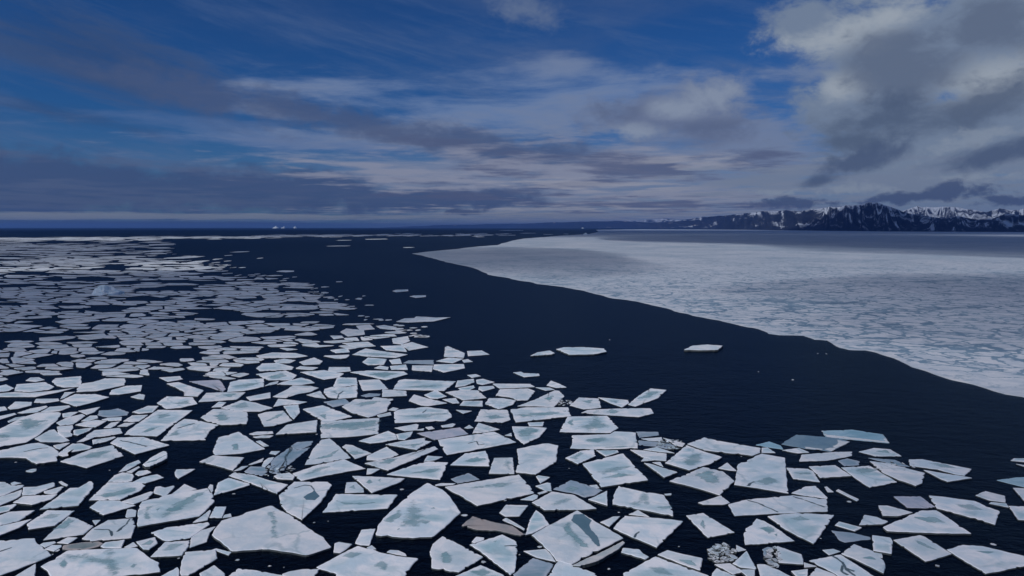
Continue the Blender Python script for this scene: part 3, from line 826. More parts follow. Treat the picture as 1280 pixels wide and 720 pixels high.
M_WATER = make_water()
M_TOP = make_ice_top()
M_SIDE = make_ice_side()
M_POOL = make_pool("melt_water", (0.22, 0.40, 0.46), (0.36, 0.52, 0.58), 0.4, 0.9, 0.9)
M_SLATE = make_pool("open_melt_water", (0.10, 0.19, 0.25), (0.13, 0.22, 0.28), 0.2, 0.25, 0.95)
M_CRACK = make_pool("crack_shade", (0.05, 0.09, 0.12), (0.10, 0.15, 0.18), 0.4, 0.5, 0.85)
M_SNOW = make_pool("wind_snow", (0.66, 0.72, 0.78), (0.78, 0.80, 0.84), 0.7, 0.5, 0.9)
M_SHEET = make_sheet()
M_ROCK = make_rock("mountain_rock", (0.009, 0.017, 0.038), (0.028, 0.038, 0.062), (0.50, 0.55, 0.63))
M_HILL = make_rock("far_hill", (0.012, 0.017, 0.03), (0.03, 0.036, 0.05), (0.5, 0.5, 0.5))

# ------------------------------------------------------------------ sea
R = 90000.0
HAZE_DENSITY = 1.9e-5
sea = link('sea_water', mesh_from('sea_water', [(-R, -3000, 0), (R, -3000, 0), (R, R, 0), (-R, R, 0)], [(0, 1, 2, 3)]), [M_WATER])
tag(sea, kind='structure')


# ------------------------------------------------------------------ floes
def clean(poly, tol):
    out_ = []
    for p in poly:
        if not out_ or (p - out_[-1]).length > tol:
            out_.append(p)
    if (out_[0] - out_[-1]).length < tol and len(out_) > 3:
        out_.pop()
    return out_


def area2(poly):
    return 0.5 * sum(poly[i - 1].x * poly[i].y - poly[i].x * poly[i - 1].y for i in range(len(poly)))


def ragged(poly, step, amp, rnd, chip=0.35):
    """subdivide an outline and wear its edges: slightly wavy sides, knocked-off corners"""
    n = len(poly)
    pts = []
    for i in range(n):
        a, b = poly[i], poly[(i + 1) % n]
        L = (b - a).length
        k = max(1, min(40, int(L / step)))
        nrm = Vector((-(b - a).y, (b - a).x)) / max(L, 1e-6)
        ph = rnd.random() * 100
        cut = min(0.25, chip * step / max(L, 1e-6)) if k > 1 else 0.06
        ts = [cut * rnd.uniform(0.2, 1.0)] + [j / k for j in range(1, k)] + [1 - cut * rnd.uniform(0.2, 1.0)]
        for t in ts:
            p = a.lerp(b, t)
            w = min(1.0, 4 * t * (1 - t) + 0.25)
            d = mnoise.noise((t * L / (step * 2.6) + ph, ph * 1.7, 0.3)) + 0.5 * mnoise.noise((t * L / step + ph, ph, 4.0))
            if rnd.random() < 0.06 and k > 4: d += 1.8                 # a chipped notch
            pts.append(p + nrm * d * amp * w)
    return pts


def kernel_point(poly):
    a = area2(poly)
    cx = cy = 0.0
    for i in range(len(poly)):
        p, q = poly[i - 1], poly[i]
        k = p.x * q.y - q.x * p.y
        cx += (p.x + q.x) * k; cy += (p.y + q.y) * k
    return Vector((cx / (6 * a), cy / (6 * a)))


class Builder:
    """collects closed ice plates"""
    def __init__(self):
        self.v, self.f, self.m, self.inner, self.tone = [], [], [], [], []

    def plate(self, poly, fb, tone=0.0, draft=0.7, tilt=(0, 0)):
        if area2(poly) < 0:
            poly = poly[::-1]
        n = len(poly)
        cen = kernel_point(poly)
        size = math.sqrt(abs(area2(poly)))
        lip = min(0.10 + 0.1 * fb, size * 0.04)
        base = len(self.v)

        def zt(p):
            return fb + (p.x - cen.x) * tilt[0] + (p.y - cen.y) * tilt[1]
        # under water, waterline, upper edge, rounded lip, inner rings
        rings = [(1.0, 0.0, -draft, 0.0), (1.0, 0.05, 0.02, 0.0), (1.0, 0.0, None, 0.0)]
        for k, (s, grow, z, inn) in enumerate(rings):
            for p in poly:
                d = p - cen
                L = max(d.length, 1e-6)
                q = cen + d * (1 + grow / L)
                self.v.append((q.x, q.y, z if z is not None else zt(p) - lip * 0.6)); self.inner.append(inn); self.tone.append(tone)
        for inset, inn in ((lip, 0.0), (None, 0.35), (None, 0.8)):
            for p in poly:
                d = p - cen
                L = max(d.length, 1e-6)
                if inset is not None:
                    q = cen + d * max(0.5, 1 - inset / L)
                else:
                    q = cen + d * (0.78 if inn < 0.5 else 0.45)
                self.v.append((q.x, q.y, zt(q))); self.inner.append(inn); self.tone.append(tone)
        self.v.append((cen.x, cen.y, fb)); self.inner.append(1.0); self.tone.append(tone)
        c_i = len(self.v) - 1
        for r in range(5):
            for i in range(n):
                j = (i + 1) % n
                self.f.append((base + r * n + i, base + r * n + j, base + (r + 1) * n + j, base + (r + 1) * n + i))
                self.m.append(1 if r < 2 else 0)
        for i in range(n):
            j = (i + 1) % n
            self.f.append((base + 5 * n + i, base + 5 * n + j, c_i)); self.m.append(0)
        return cen, size

    def mesh(self, name):
        return mesh_from(name, self.v, self.f, self.m, {'inner': self.inner, 'tone': self.tone})


def pool_mesh(name, poly, z, soft=True):
    """a thin sheet of melt water lying on the ice, fading out at its shore"""
    size = math.sqrt(abs(area2(poly)))
    P = np.array([(p.x, p.y) for p in poly])
    w = size * (0.42 if soft else 0.12)
    lo, hi = P.min(0) - w * 0.6, P.max(0) + w * 0.6
    nx = max(10, min(40, int((hi[0] - lo[0]) / (w * 0.22)))); ny = max(10, min(40, int((hi[1] - lo[1]) / (w * 0.22))))
    gx, gy = np.meshgrid(np.linspace(lo[0], hi[0], nx), np.linspace(lo[1], hi[1], ny), indexing='ij')
    dist = np.full(gx.shape, 1e9); ins_ = np.zeros(gx.shape, bool)
    for i in range(len(P)):
        a, b = P[i - 1], P[i]
        ab = b - a
        t = np.clip(((gx - a[0]) * ab[0] + (gy - a[1]) * ab[1]) / max(ab @ ab, 1e-9), 0, 1)
        dist = np.minimum(dist, np.hypot(gx - a[0] - t * ab[0], gy - a[1] - t * ab[1]))
        cr = ((a[1] > gy) != (b[1] > gy)) & (gx < ab[0] * (gy - a[1]) / (ab[1] if abs(ab[1]) > 1e-9 else 1e-9) + a[0])
        ins_ ^= cr
    fade = np.clip(0.5 + np.where(ins_, dist, -dist) / w, 0, 1)
    keep = fade > 0
    quad = keep[:-1, :-1] | keep[1:, :-1] | keep[:-1, 1:] | keep[1:, 1:]
    verts = [(float(x), float(y), z) for x, y in zip(gx.ravel(), gy.ravel())]
    faces = [(i * ny + j, (i + 1) * ny + j, (i + 1) * ny + j + 1, i * ny + j + 1) for i in range(nx - 1) for j in range(ny - 1) if quad[i, j]]
    used = sorted({k for f in faces for k in f}); re_ = {k: q for q, k in enumerate(used)}
    return mesh_from(name, [verts[k] for k in used], [tuple(re_[k] for k in f) for f in faces], None, {'fade': [float(fade.ravel()[k]) for k in used]})


def crack_mesh(name, pts, z, width):
    verts, faces, fade = [], [], []
    n = len(pts)
    # resample with a little wander
    line = []
    for i in range(n - 1):
        L = (pts[i + 1] - pts[i]).length
        k = max(1, int(L / 0.8))
        for j in range(k):
            p = pts[i].lerp(pts[i + 1], j / k)
            d = mnoise.noise((p.x * 0.6, p.y * 0.6, 1.0)) * 0.25
            line.append(p + Vector((d, d * 0.5)))
    line.append(pts[-1])
    for i, p in enumerate(line):
        e = (line[min(i + 1, len(line) - 1)] - line[max(i - 1, 0)])
        nn = Vector((-e.y, e.x)).normalized() if e.length > 1e-6 else Vector((1, 0))
        w = width * (0.7 + 0.6 * random.random())
        for k, fd in ((-1.6, 0.0), (-0.5, 0.9), (0.5, 0.9), (1.6, 0.0)):
            q = p + nn * w * k
            verts.append((q.x, q.y, z)); fade.append(fd)
    for i in range(len(line) - 1):
        for k in range(3):
            a = i * 4 + k
            faces.append((a + 1, a, a + 4, a + 5))
    return mesh_from(name, verts, faces, None, {'fade': fade})


TINT = {'w': (1, 1, 1), 'g': (0.48, 0.55, 0.62), 'b': (0.46, 0.66, 0.74), 'd': (0.52, 0.46, 0.43), 'm': (0.68, 0.67, 0.74),
        'h': (0.26, 0.39, 0.48), 's': (0.80, 0.77, 0.73), 'r': (0.98, 1.0, 1.0)}
COLOUR_WORD = {'w': 'white', 'g': 'dull grey', 'b': 'blue', 'd': 'dirty brown', 'm': 'mauve-grey', 'h': 'slate-blue', 's': 'brownish', 'r': 'white'}

specs = []
for (ox, oy, sc_), text in SURVEY.items():
    for ln in text.strip().splitlines():
        parts = ln.strip().split('|') + ['', '', '', '']
        kind, outline, marks, label, short = [s.strip() for s in parts[:5]]
        if label and not short: short = ''
        cv = lambda s: [(ox + float(a) / sc_, oy + float(b) / sc_) for a, b in (q.split(',') for q in s.split())]
        specs.append(dict(kind=kind, px=cv(outline), label=label, short=short,
                          marks=[(mk.strip()[0], cv(mk.strip()[2:])) for mk in marks.split(';') if mk.strip()]))
for s in specs:
    xs = [p[0] for p in s['px']]; ys = [p[1] for p in s['px']]
    s['c'] = (sum(xs) / len(xs), sum(ys) / len(ys))
    n = len(s['px'])
    s['apx'] = abs(0.5 * sum(xs[i - 1] * ys[i] - xs[i] * ys[i - 1] for i in range(n)))
    s['w'], s['h_'] = max(xs) - min(xs), max(ys) - min(ys)

# ---- words that single each floe out
def shape_word(s):
    px = s['px']
    n = len(px)
    # count real corners
    k = 0
    for i in range(n):
        a, b, d = Vector(px[i - 1]), Vector(px[i]), Vector(px[(i + 1) % n])
        a.y *= 2.5; b.y *= 2.5; d.y *= 2.5
        if (b - a).length > 2 and (d - b).length > 2 and (b - a).angle(d - b) > 0.45:
            k += 1
    ratio = s['w'] / max(s['h_'], 1)
    if ratio > 6: return 'sliver-thin'
    return {3: 'three-cornered', 4: 'four-cornered', 5: 'five-cornered'}.get(k, 'three-cornered' if k < 3 else 'many-cornered')


def size_word(s):
    return 'big' if s['apx'] > 900 else 'medium' if s['apx'] > 330 else 'small' if s['apx'] > 90 else 'tiny'


marks_ = [s for s in specs if s['short']]
taken = {}
for s in specs:
    if s['label']:
        continue
    best = min(marks_, key=lambda t: math.hypot(t['c'][0] - s['c'][0], (t['c'][1] - s['c'][1]) * 1.8) - 0.15 * t['w'])
    ddx = s['c'][0] - best['c'][0]; ddy = (s['c'][1] - best['c'][1]) * 2.0
    if abs(ddx) > abs(ddy): rel = 'to the right of' if ddx > 0 else 'to the left of'
    else: rel = 'in front of' if ddy > 0 else 'behind'
    col_ = COLOUR_WORD[s['kind']]
    pool = ''
    if any(k == 'p' for k, _ in s['marks']): pool = 'blue-stained '
    s['desc'] = (size_word(s), pool + col_, shape_word(s), rel, best['short'])
    s['dist'] = math.hypot(ddx, ddy)
    taken.setdefault(s['desc'], []).append(s)
ORD = ['nearest', 'second', 'third', 'fourth', 'fifth', 'sixth', 'seventh', 'eighth', 'ninth', 'tenth']
for d, lst in taken.items():
    lst.sort(key=lambda t: t['dist'])
    for i, s in enumerate(lst):
        pre = '' if len(lst) == 1 else ORD[min(i, 9)] + ' '
        s['label'] = f"{pre}{d[0]} {d[1]} {d[2]} floe {d[3]} {d[4]}"

# the largest keep their own object, the smallest crumbs join the loose drift ice
named = sorted(specs, key=lambda s: -s['apx'])
crumbs = [s for s in named[300:] if 'desc' in s]
loose = Builder()
N_CREATED = 0
for s in specs:
    rnd = random.Random(int(s['c'][0] * 13 + s['c'][1] * 7))
    kind = s['kind']
    dist = ground(*s['c']).length
    fb = {'w': rnd.uniform(0.22, 0.42), 'm': 0.25, 'g': 0.10, 'b': 0.14, 'h': 0.14, 'd': 0.3, 's': 0.55, 'r': rnd.uniform(0.6, 0.9)}[kind]
    if s['apx'] < 120: fb *= 0.7
    poly = [Vector(ground(x, y, fb).xy) for x, y in s['px']]
    if area2(poly) < 0: poly.reverse()
    poly = clean(poly, 0.05)
    size = math.sqrt(abs(area2(poly)))
    step = max(0.45, size * 0.055)
    poly = ragged(poly, step, min(0.30, 0.022 * size) * (1.6 if kind in 'rgd' else 1.0), rnd)
    if s in crumbs:
        loose.plate(poly, fb, tone=rnd.uniform(-0.05, 0.05))
        continue
    B = Builder()
    tilt = (0.0, 0.0)
    if kind == 's': tilt = (0.03, -0.06)
    cen, size = B.plate(poly, fb, tilt=tilt)
    B.v = [(x - cen.x, y - cen.y, z) for x, y, z in B.v]           # origin at the floe's own place on the water
    if s['apx'] > 200 or s['marks']:
        o = bpy.data.objects.new('ice_floe', None)
        COL.objects.link(o)
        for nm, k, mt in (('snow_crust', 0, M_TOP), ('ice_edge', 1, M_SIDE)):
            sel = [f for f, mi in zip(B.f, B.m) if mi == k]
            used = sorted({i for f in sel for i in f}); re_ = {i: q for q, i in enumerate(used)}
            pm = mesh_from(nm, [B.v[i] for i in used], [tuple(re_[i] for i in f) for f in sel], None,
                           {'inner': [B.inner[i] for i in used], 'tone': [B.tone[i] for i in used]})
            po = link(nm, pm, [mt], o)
            po.color = (*TINT[kind], 1.0)
    else:
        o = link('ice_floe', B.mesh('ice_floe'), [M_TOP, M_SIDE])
        o.color = (*TINT[kind], 1.0)
    o.location = (cen.x, cen.y, 0)
    tag(o, s['label'], 'ice floe', 'drifting ice floes')
    N_CREATED += 1
    for q, (mk, pts) in enumerate(s['marks']):
        wp = [Vector(ground(x, y, fb).xy) - cen for x, y in pts]
        if mk == 'p' and len(wp) >= 3:
            slate = s['short'] in ('the slate-pooled diamond floe', 'the keyhole-pooled floe') and q == 0
            pm = pool_mesh('melt_pool', wp, 0.014 + 0.004 * q, soft=not slate)
            po = link('melt_pool', pm, [M_SLATE if slate else M_POOL], o)
            po.location = (0, 0, fb)
        elif mk == 's':
            pm = pool_mesh('snow_streak', wp, 0.02 + 0.004 * q, soft=False)
            po = link('snow_streak', pm, [M_SNOW], o)
            po.location = (0, 0, fb)
        elif mk == 'c':
            pm = crack_mesh('crack', wp, 0.03 + 0.004 * q, 0.13 + 0.0006 * dist)
            po = link('crack', pm, [M_CRACK], o)
            po.location = (0, 0, fb)


# ------------------------------------------------------------------ the shaded pack behind: far too many floes to count
def inside(px, py, poly):
    c_ = False
    for i in range(len(poly)):
        x1, y1 = poly[i - 1]; x2, y2 = poly[i]
        if (y1 > py) != (y2 > py) and px < (x2 - x1) * (py - y1) / (y2 - y1) + x1:
            c_ = not c_
    return c_


PACK = [(-220, 303.5), (60, 304.5), (150, 308), (135, 313), (200, 317), (172, 322), (235, 328), (275, 334), (262, 339), (292, 346), (335, 345),
        (392, 358), (385, 366), (418, 376), (440, 395), (478, 404), (498, 412), (512, 420), (480, 436), (440, 446), (390, 460), (340, 472), (280, 480), (200, 482), (140, 480), (-220, 484)]
ISLES = [([(205, 318), (250, 317), (246, 324), (212, 324)], 0.9), ([(225, 327), (278, 322), (288, 327), (245, 335)], 0.8),
         ([(268, 322), (290, 319), (286, 323)], 0.9)]


def to_px(q):
    """place in the photograph of a point of the sea"""
    d = Vector((q[0], q[1], -CAM_H))
    cth, sth = math.cos(PITCH), math.sin(PITCH)
    fwd = d.y * cth - d.z * sth
    up = d.y * sth + d.z * cth
    return 640 + FPX * d.x / fwd, 360 - FPX * up / fwd


def clip_half(poly, mid, nrm):
    out_ = []
    for i in range(len(poly)):
        a, b = poly[i - 1], poly[i]
        da, db = (a - mid).dot(nrm), (b - mid).dot(nrm)
        if (da <= 0) != (db <= 0):
            out_.append(a.lerp(b, da / (da - db)))
        if db <= 0:
            out_.append(b)
    return out_


def voronoi_cells(x0, x1, y0, y1, cell, seed, jitter=0.6, drop=0.38):
    rnd = random.Random(seed)
    nx, ny = int((x1 - x0) / cell) + 1, int((y1 - y0) / cell) + 1
    pts = {}
    for i in range(-3, nx + 3):
        for j in range(-3, ny + 3):
            if rnd.random() > drop:
                pts[i, j] = Vector((x0 + (i + 0.5 + rnd.uniform(-jitter, jitter)) * cell, y0 + (j + 0.5 + rnd.uniform(-jitter, jitter)) * cell))
    for (i, j), p in pts.items():
        if not (0 <= i < nx and 0 <= j < ny):
            continue
        poly = [p + Vector(q) * cell * 2.6 for q in ((-1, -1), (1, -1), (1, 1), (-1, 1))]
        for di in range(-3, 4):
            for dj in range(-3, 4):
                q = pts.get((i + di, j + dj))
                if (di or dj) and q is not None and len(poly) > 2:
                    poly = clip_half(poly, (p + q) / 2, q - p)
        if len(poly) > 2:
            yield p, poly, rnd


drift = Builder()
LC = 0.0275
for p, poly, rnd in voronoi_cells(-1.05, -0.05, math.log(262) * 1.45, math.log(4200) * 1.45, LC, 11):
    # working plane: x/distance and log distance, so that floes grow with the distance as sizes in the pack do
    d = math.exp(p.y / 1.45)
    X = p.x * d
    px, py = to_px((X, d))
    if not inside(px, py, PACK):
        continue
    lead = mnoise.noise((X / 60 + 3, d / 60, 0.0)) + 0.6 * mnoise.noise((X / 22, d / 22, 7.0))
    edge_thin = 0.0 if py < 330 else 0.1
    thr = 0.30
    if py < 345: thr = 0.26
    if 150 < px < 430 and py > 412: thr = 0.62            # here the pack closes up against the near floes
    if rnd.random() < 0.10 or lead > thr:
        continue
    poly = [Vector((q.x, q.y / 1.45)) for q in poly]
    cen = sum(poly, Vector((0, 0))) / len(poly)
    shrink = rnd.choice((rnd.uniform(0.62, 0.84), rnd.uniform(0.80, 0.92), rnd.uniform(0.90, 1.0)))
    poly = [cen + (q - cen) * shrink * rnd.uniform(0.90, 1.0) for q in poly]
    wpoly = [Vector((q.x * math.exp(q.y), math.exp(q.y))) for q in poly]
    size = math.sqrt(abs(area2(wpoly)))
    if size < 2: continue
    if py > 400 and any(inside(*to_px(q), t['px']) for q in wpoly + [Vector((X, d))] for t in specs):
        continue
    wpoly = ragged(clean(wpoly, size * 0.05), size * 0.22, size * 0.05, rnd, 0.8)
    drift.plate(wpoly, rnd.uniform(0.25, 0.5), tone=rnd.uniform(-0.12, 0.06))
# far strips of ice and scattered rafts
def raft(px, py, wpx, hpx, rnd, B, n=8, fb=None):
    c0 = ground(px, py)
    l = ground(px - wpx / 2, py); r = ground(px + wpx / 2, py)
    nr = ground(px, py + hpx / 2); fr = ground(px, py - hpx / 2)
    rx, ry = (r - l).length / 2, (fr - nr).length / 2
    poly = []
    for k in range(n):
        a = 2 * math.pi * (k + rnd.uniform(-0.3, 0.3)) / n
        rr = rnd.uniform(0.65, 1.1)
        poly.append(Vector((c0.x + rx * rr * math.cos(a), c0.y + ry * rr * math.sin(a))))
    B.plate(poly, fb or rnd.uniform(0.3, 0.6), tone=rnd.uniform(-0.1, 0.08))


rnd = random.Random(5)
for k in range(520):
    px = rnd.uniform(-160, 640)
    t = px / 640
    y0 = 297.5 - 4.3 * max(0, t) + rnd.gauss(0, 0.9)
    if px > 420 and rnd.random() < 0.35: continue
    if px < 330: y0 += 1.2
    if y0 < 289.5: continue
    raft(px, y0, rnd.uniform(5, 26), rnd.uniform(0.35, 0.9), rnd, drift, 6)
for k in range(150):
    px = rnd.uniform(-160, 210)
    raft(px, rnd.uniform(300, 318) - px * 0.01, rnd.uniform(10, 40), rnd.uniform(0.5, 1.2), rnd, drift, 7)
EDGE_PACK = PACK[1:22]
for k in range(150):
    i = rnd.randrange(len(EDGE_PACK) - 1)
    (xa, ya), (xb, yb) = EDGE_PACK[i], EDGE_PACK[i + 1]
    t_ = rnd.random()
    py = ya + (yb - ya) * t_ + rnd.gauss(0, 1.2)
    px = xa + (xb - xa) * t_ + rnd.expovariate(1 / 14.0)
    if py > 425 or any(inside(px, py, s['px']) for s in specs): continue
    raft(px, py, rnd.uniform(3, 14) * (0.7 + (py - 300) / 160), rnd.uniform(0.5, 1.0) * (0.5 + (py - 300) / 55), rnd, drift, 6, 0.3)
for px, py, w_, h_ in [(425, 307.6, 30, 1.2), (470, 299, 36, 1.0), (430, 300.4, 20, 0.8), (600, 296, 14, 0.8), (300, 315, 22, 1.2), (230, 322, 34, 4),
                       (250, 327, 20, 3), (262, 339.5, 34, 1.6), (272, 324, 10, 1), (285, 326.5, 8, 1), (240, 332, 24, 2), (285, 319.5, 7, 1), (325, 323, 6, 1),
                       (170, 308, 24, 1.2), (140, 310, 30, 1.5), (345, 345, 24, 1.6), (355, 351, 10, 1), (660, 291.5, 24, 0.7), (708, 292.6, 8, 0.6), (640, 288, 40, 0.5),
                       (510, 309.4, 16, 0.8), (685, 293.0, 14, 0.5), (812, 293.4, 12, 0.5)]:
    raft(px, py, w_, h_, rnd, drift, 9)
# crumbs drifting in the open water
for px, py, w_, h_ in [(1022, 442, 3, 0.9), (1033, 442.5, 3, 0.8), (991, 475, 5, 1.6), (948, 465, 3, 0.8), (762, 425, 3, 0.8)]:
    raft(px, py, w_ * 0.7, h_ * 0.6, rnd, drift, 6, 0.12)
drift.v += []
nb = len(drift.v)
drift.v += loose.v; drift.inner += loose.inner; drift.tone += loose.tone; drift.m += loose.m
drift.f += [tuple(i + nb for i in f) for f in loose.f]
do = link('drift_ice', drift.mesh('drift_ice'), [M_TOP, M_SIDE])
tag(do, 'dense field of countless pale floes drifting far off on the left', 'drift ice', None, 'stuff')

# ------------------------------------------------------------------ brash: crushed ice between the floes
def brash(cx, cy, rx, ry, n, seed, label):
    rnd = random.Random(seed)
    B = Builder()
    for k in range(n):
        a = rnd.uniform(0, 6.283); r = math.sqrt(rnd.random())
        g = ground(cx + rx * r * math.cos(a), cy + ry * r * math.sin(a))
        s_ = rnd.uniform(0.15, 0.75)
        m_ = rnd.randint(4, 6)
        poly = [Vector((g.x + s_ * rnd.uniform(0.6, 1.3) * math.cos(6.283 * i / m_ + a), g.y + s_ * rnd.uniform(0.6, 1.3) * math.sin(6.283 * i / m_ + a))) for i in range(m_)]
        B.plate(poly, rnd.uniform(0.05, 0.4), tone=rnd.uniform(-0.45, 0.02), tilt=(rnd.uniform(-0.3, 0.3), rnd.uniform(-0.3, 0.3)))
    o = link('brash_ice', B.mesh('brash_ice'), [M_TOP, M_SIDE])
    tag(o, label, 'brash ice', 'patches of crushed brash ice', 'stuff')


brash(903, 693, 17, 12, 95, 1, 'round patch of crushed brash ice near the bottom, right of centre')
brash(966, 697, 9, 12, 34, 2, 'narrow patch of crushed ice left of the small blocky floe at the bottom')
brash(838, 556, 17, 7, 50, 3, 'ragged patch of crushed grey ice at the pack edge beside the open lead')
brash(704, 503, 10, 4, 30, 4, 'small crumbs of ice wedged behind the striped floe')
brash(350, 590, 22, 9, 26, 5, 'loose crumbs of ice around the foot of the grey tongue floe')
brash(1105, 585, 40, 7, 26, 6, 'scattered crumbs among the thin grey plates of the right-hand cluster')

rnd = random.Random(77)
B = Builder()
for k in range(90):
    px = rnd.uniform(0, 1280)
    py = rnd.uniform(520, 720) if px < 640 else rnd.uniform(560, 720)
    if any(inside(px, py, s['px']) for s in specs): continue
    g = ground(px, py)
    s_ = rnd.uniform(0.12, 0.5) * (1.5 if rnd.random() < 0.15 else 1.0)
    m_ = rnd.randint(4, 6); a = rnd.uniform(0, 6.28)
    poly = [Vector((g.x + s_ * rnd.uniform(0.7, 1.3) * math.cos(6.283 * i / m_ + a), g.y + s_ * rnd.uniform(0.6, 1.2) * math.sin(6.283 * i / m_ + a))) for i in range(m_)]
    B.plate(poly, rnd.uniform(0.04, 0.14), tone=rnd.uniform(-0.4, 0.0))
tag(link('brash_ice', B.mesh('brash_ice'), [M_TOP, M_SIDE]), 'loose crumbs of ice strewn in the dark water between the near floes', 'brash ice', 'patches of crushed brash ice', 'stuff')

# ------------------------------------------------------------------ land-fast ice across the lead
EDGE = [(515, 317), (530, 320), (545, 324), (562, 328), (585, 333), (600, 339.5), (612, 343), (640, 348.5), (662, 352), (672, 354.5), (700, 357.5), (716, 361),
        (742, 366), (760, 371.5), (795, 376.5), (820, 382), (850, 390), (870, 395), (900, 400), (925, 406.5), (942, 409), (960, 416.5), (975, 418), (1005, 419), (1018, 424), (1032, 425),
        (1048, 434), (1062, 436.5), (1082, 437.5), (1105, 443), (1125, 450), (1140, 458), (1165, 466), (1190, 473.5), (1215, 480), (1240, 488), (1285, 497), (1330, 509), (1420, 536)]
BACK = [(1700, 440), (2300, 300), (2300, 288.4), (1700, 288.4), (1290, 289.4), (1100, 289.0), (980, 287.6), (880, 286.9), (800, 286.6), (745, 287.4), (748, 289.6), (735, 292.6), (705, 294.3), (680, 296.4),
        (655, 298.2), (640, 300.8), (627, 304.2), (622, 306.4), (600, 308.0), (570, 311.2), (548, 313.2), (528, 315.2)]
def dense(poly, n_):
    out_ = []
    for i in range(len(poly)):
        a, b = poly[i], poly[(i + 1) % len(poly)]
        for k in range(n_):
            out_.append((a[0] + (b[0] - a[0]) * k / n_, a[1] + (b[1] - a[1]) * k / n_))
    return out_


FB = 0.28
sheet_poly = [Vector(ground(x, y, FB).xy) for x, y in dense(EDGE + BACK, 5)]
if area2(sheet_poly) < 0: sheet_poly.reverse()
# wear the ice edge
wv = []
for i, p in enumerate(sheet_poly):
    e = sheet_poly[(i + 1) % len(sheet_poly)] - sheet_poly[i - 1]
    nn = Vector((e.y, -e.x)).normalized()
    k = min(p.length * 0.0055, 9.0)
    wv.append(p + nn * k * (mnoise.noise((p.x / (p.length * 0.02 + 1), p.y / (p.length * 0.02 + 1), 2.0)) + 0.5 * mnoise.noise((p.x * 0.11, p.y * 0.11, 5.0))))
n = len(wv)
pts2 = [p.copy() for p in wv]
segs = [(i, (i + 1) % n) for i in range(n)]
for i, p in enumerate(wv):                                   # a row of points a little way in from the edge
    e = wv[(i + 1) % n] - wv[i - 1]
    nn = Vector((-e.y, e.x)).normalized()
    q = p + nn * min(30.0, 3 + p.length * 0.008)
    if min((q - w).length for w in wv) > (q - p).length * 0.8:
        pts2.append(q)
cv_, _, cf_, ov_, _, _ = __import__('mathutils').geometry.delaunay_2d_cdt(pts2, segs, [], 1, 0.001)
isedge = [any(k < n for k in o_) for o_ in ov_]
verts = [(p.x, p.y, FB) for p in cv_]
edge_a = [0.0 if e else 12.0 for e in isedge]
nt = len(verts)
faces, mi_ = [tuple(f) for f in cf_], [0] * len(cf_)
for i, p in enumerate(wv):
    verts += [(p.x, p.y, FB - 0.002), (p.x, p.y, -0.8)]; edge_a += [0.0, 0.0]
for i in range(n):
    j = (i + 1) % n
    faces.append((nt + 2 * i + 1, nt + 2 * j + 1, nt + 2 * j, nt + 2 * i)); mi_.append(1)
me = mesh_from('ice_sheet', verts, faces, mi_, {'edge': edge_a})
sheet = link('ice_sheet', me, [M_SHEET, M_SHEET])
tag(sheet, 'unbroken sheet of pale land-fast ice across the dark lead, reaching to the mountains', 'ice sheet')

# ------------------------------------------------------------------ icebergs
def iceberg(px, py, wpx, hpx, seed, label, peaks=3):
    rnd = random.Random(seed)
    g = ground(px, py)
    d = g.length
    wid, hgt = wpx * d / FPX, hpx * d / FPX
    bm = bmesh.new()
    bmesh.ops.create_icosphere(bm, subdivisions=4, radius=1.0)
    offs = Vector((rnd.uniform(0, 50), rnd.uniform(0, 50), 0))
    pk = [(rnd.uniform(-0.6, 0.6), rnd.uniform(-0.3, 0.3), rnd.uniform(0.5, 1.0)) for _ in range(peaks)]
    for v_ in bm.verts:
        x, y, z = v_.co
        top_ = max(h * max(0, 1 - 1.4 * math.hypot(x - a, y - b)) for a, b, h in pk)
        rn = mnoise.fractal(Vector((x, y, z)) * 2.2 + offs, 1.0, 2.1, 4)
        cel = mnoise.cell(Vector((x, y, z)) * 2.6 + offs) * 0.12
        if z > 0: z = 0.10 + z * (0.25 + top_ * 0.8) + rn * 0.10 + cel
        else: z = z * 0.2
        v_.co = Vector((x * (1 + rn * 0.2) * wid / 2, y * (1 + rn * 0.2) * wid * 0.35, z * hgt))
    me = bpy.data.meshes.new('iceberg')
    bm.to_mesh(me); bm.free()
    o = link('iceberg', me, [M_BERG])
    o.location = (g.x, g.y, 0)
    tag(o, label, 'iceberg', 'small icebergs')


m, N = material("berg_ice")
pos = N.n('ShaderNodeNewGeometry').outputs['Position']
nb_ = N.noise(pos, 0.25, 6, 0.6)
col = N.mix(N.ramp(nb_, 0.35, 0.7), (0.60, 0.74, 0.80), (0.80, 0.83, 0.85))
finish(N, N.n('ShaderNodeBsdfPrincipled', {'Base Color': col, 'Roughness': 0.5}).outputs[0])
M_BERG = m
iceberg(137, 368, 32, 10, 3, 'pale blue-green iceberg standing among the shaded floes on the left', 4)
iceberg(345, 285.6, 7, 3.0, 4, 'faint white iceberg on the far horizon, leftmost of the three there', 2)
iceberg(354, 285.5, 5, 2.4, 5, 'tiny white iceberg on the far horizon, middle of the three there', 2)
iceberg(369, 285.4, 4, 3.0, 6, 'bright white iceberg on the far horizon, rightmost of the three there', 1)
iceberg(732, 293.2, 6, 2.4, 7, 'small white iceberg just beyond the far rim of the fast ice', 2)
iceberg(728.5, 285.6, 3, 1.6, 8, 'tiny white iceberg below the far low shore in the middle', 1)


# ------------------------------------------------------------------ mountains and low far shore
def interp(tab, x):
    xs = [a for a, _ in tab]; ys = [b for _, b in tab]
    return float(np.interp(x, xs, ys))


def fract(x, y, s, o=5):
    return mnoise.fractal(Vector((x, y, s)), 1.0, 2.0, o)


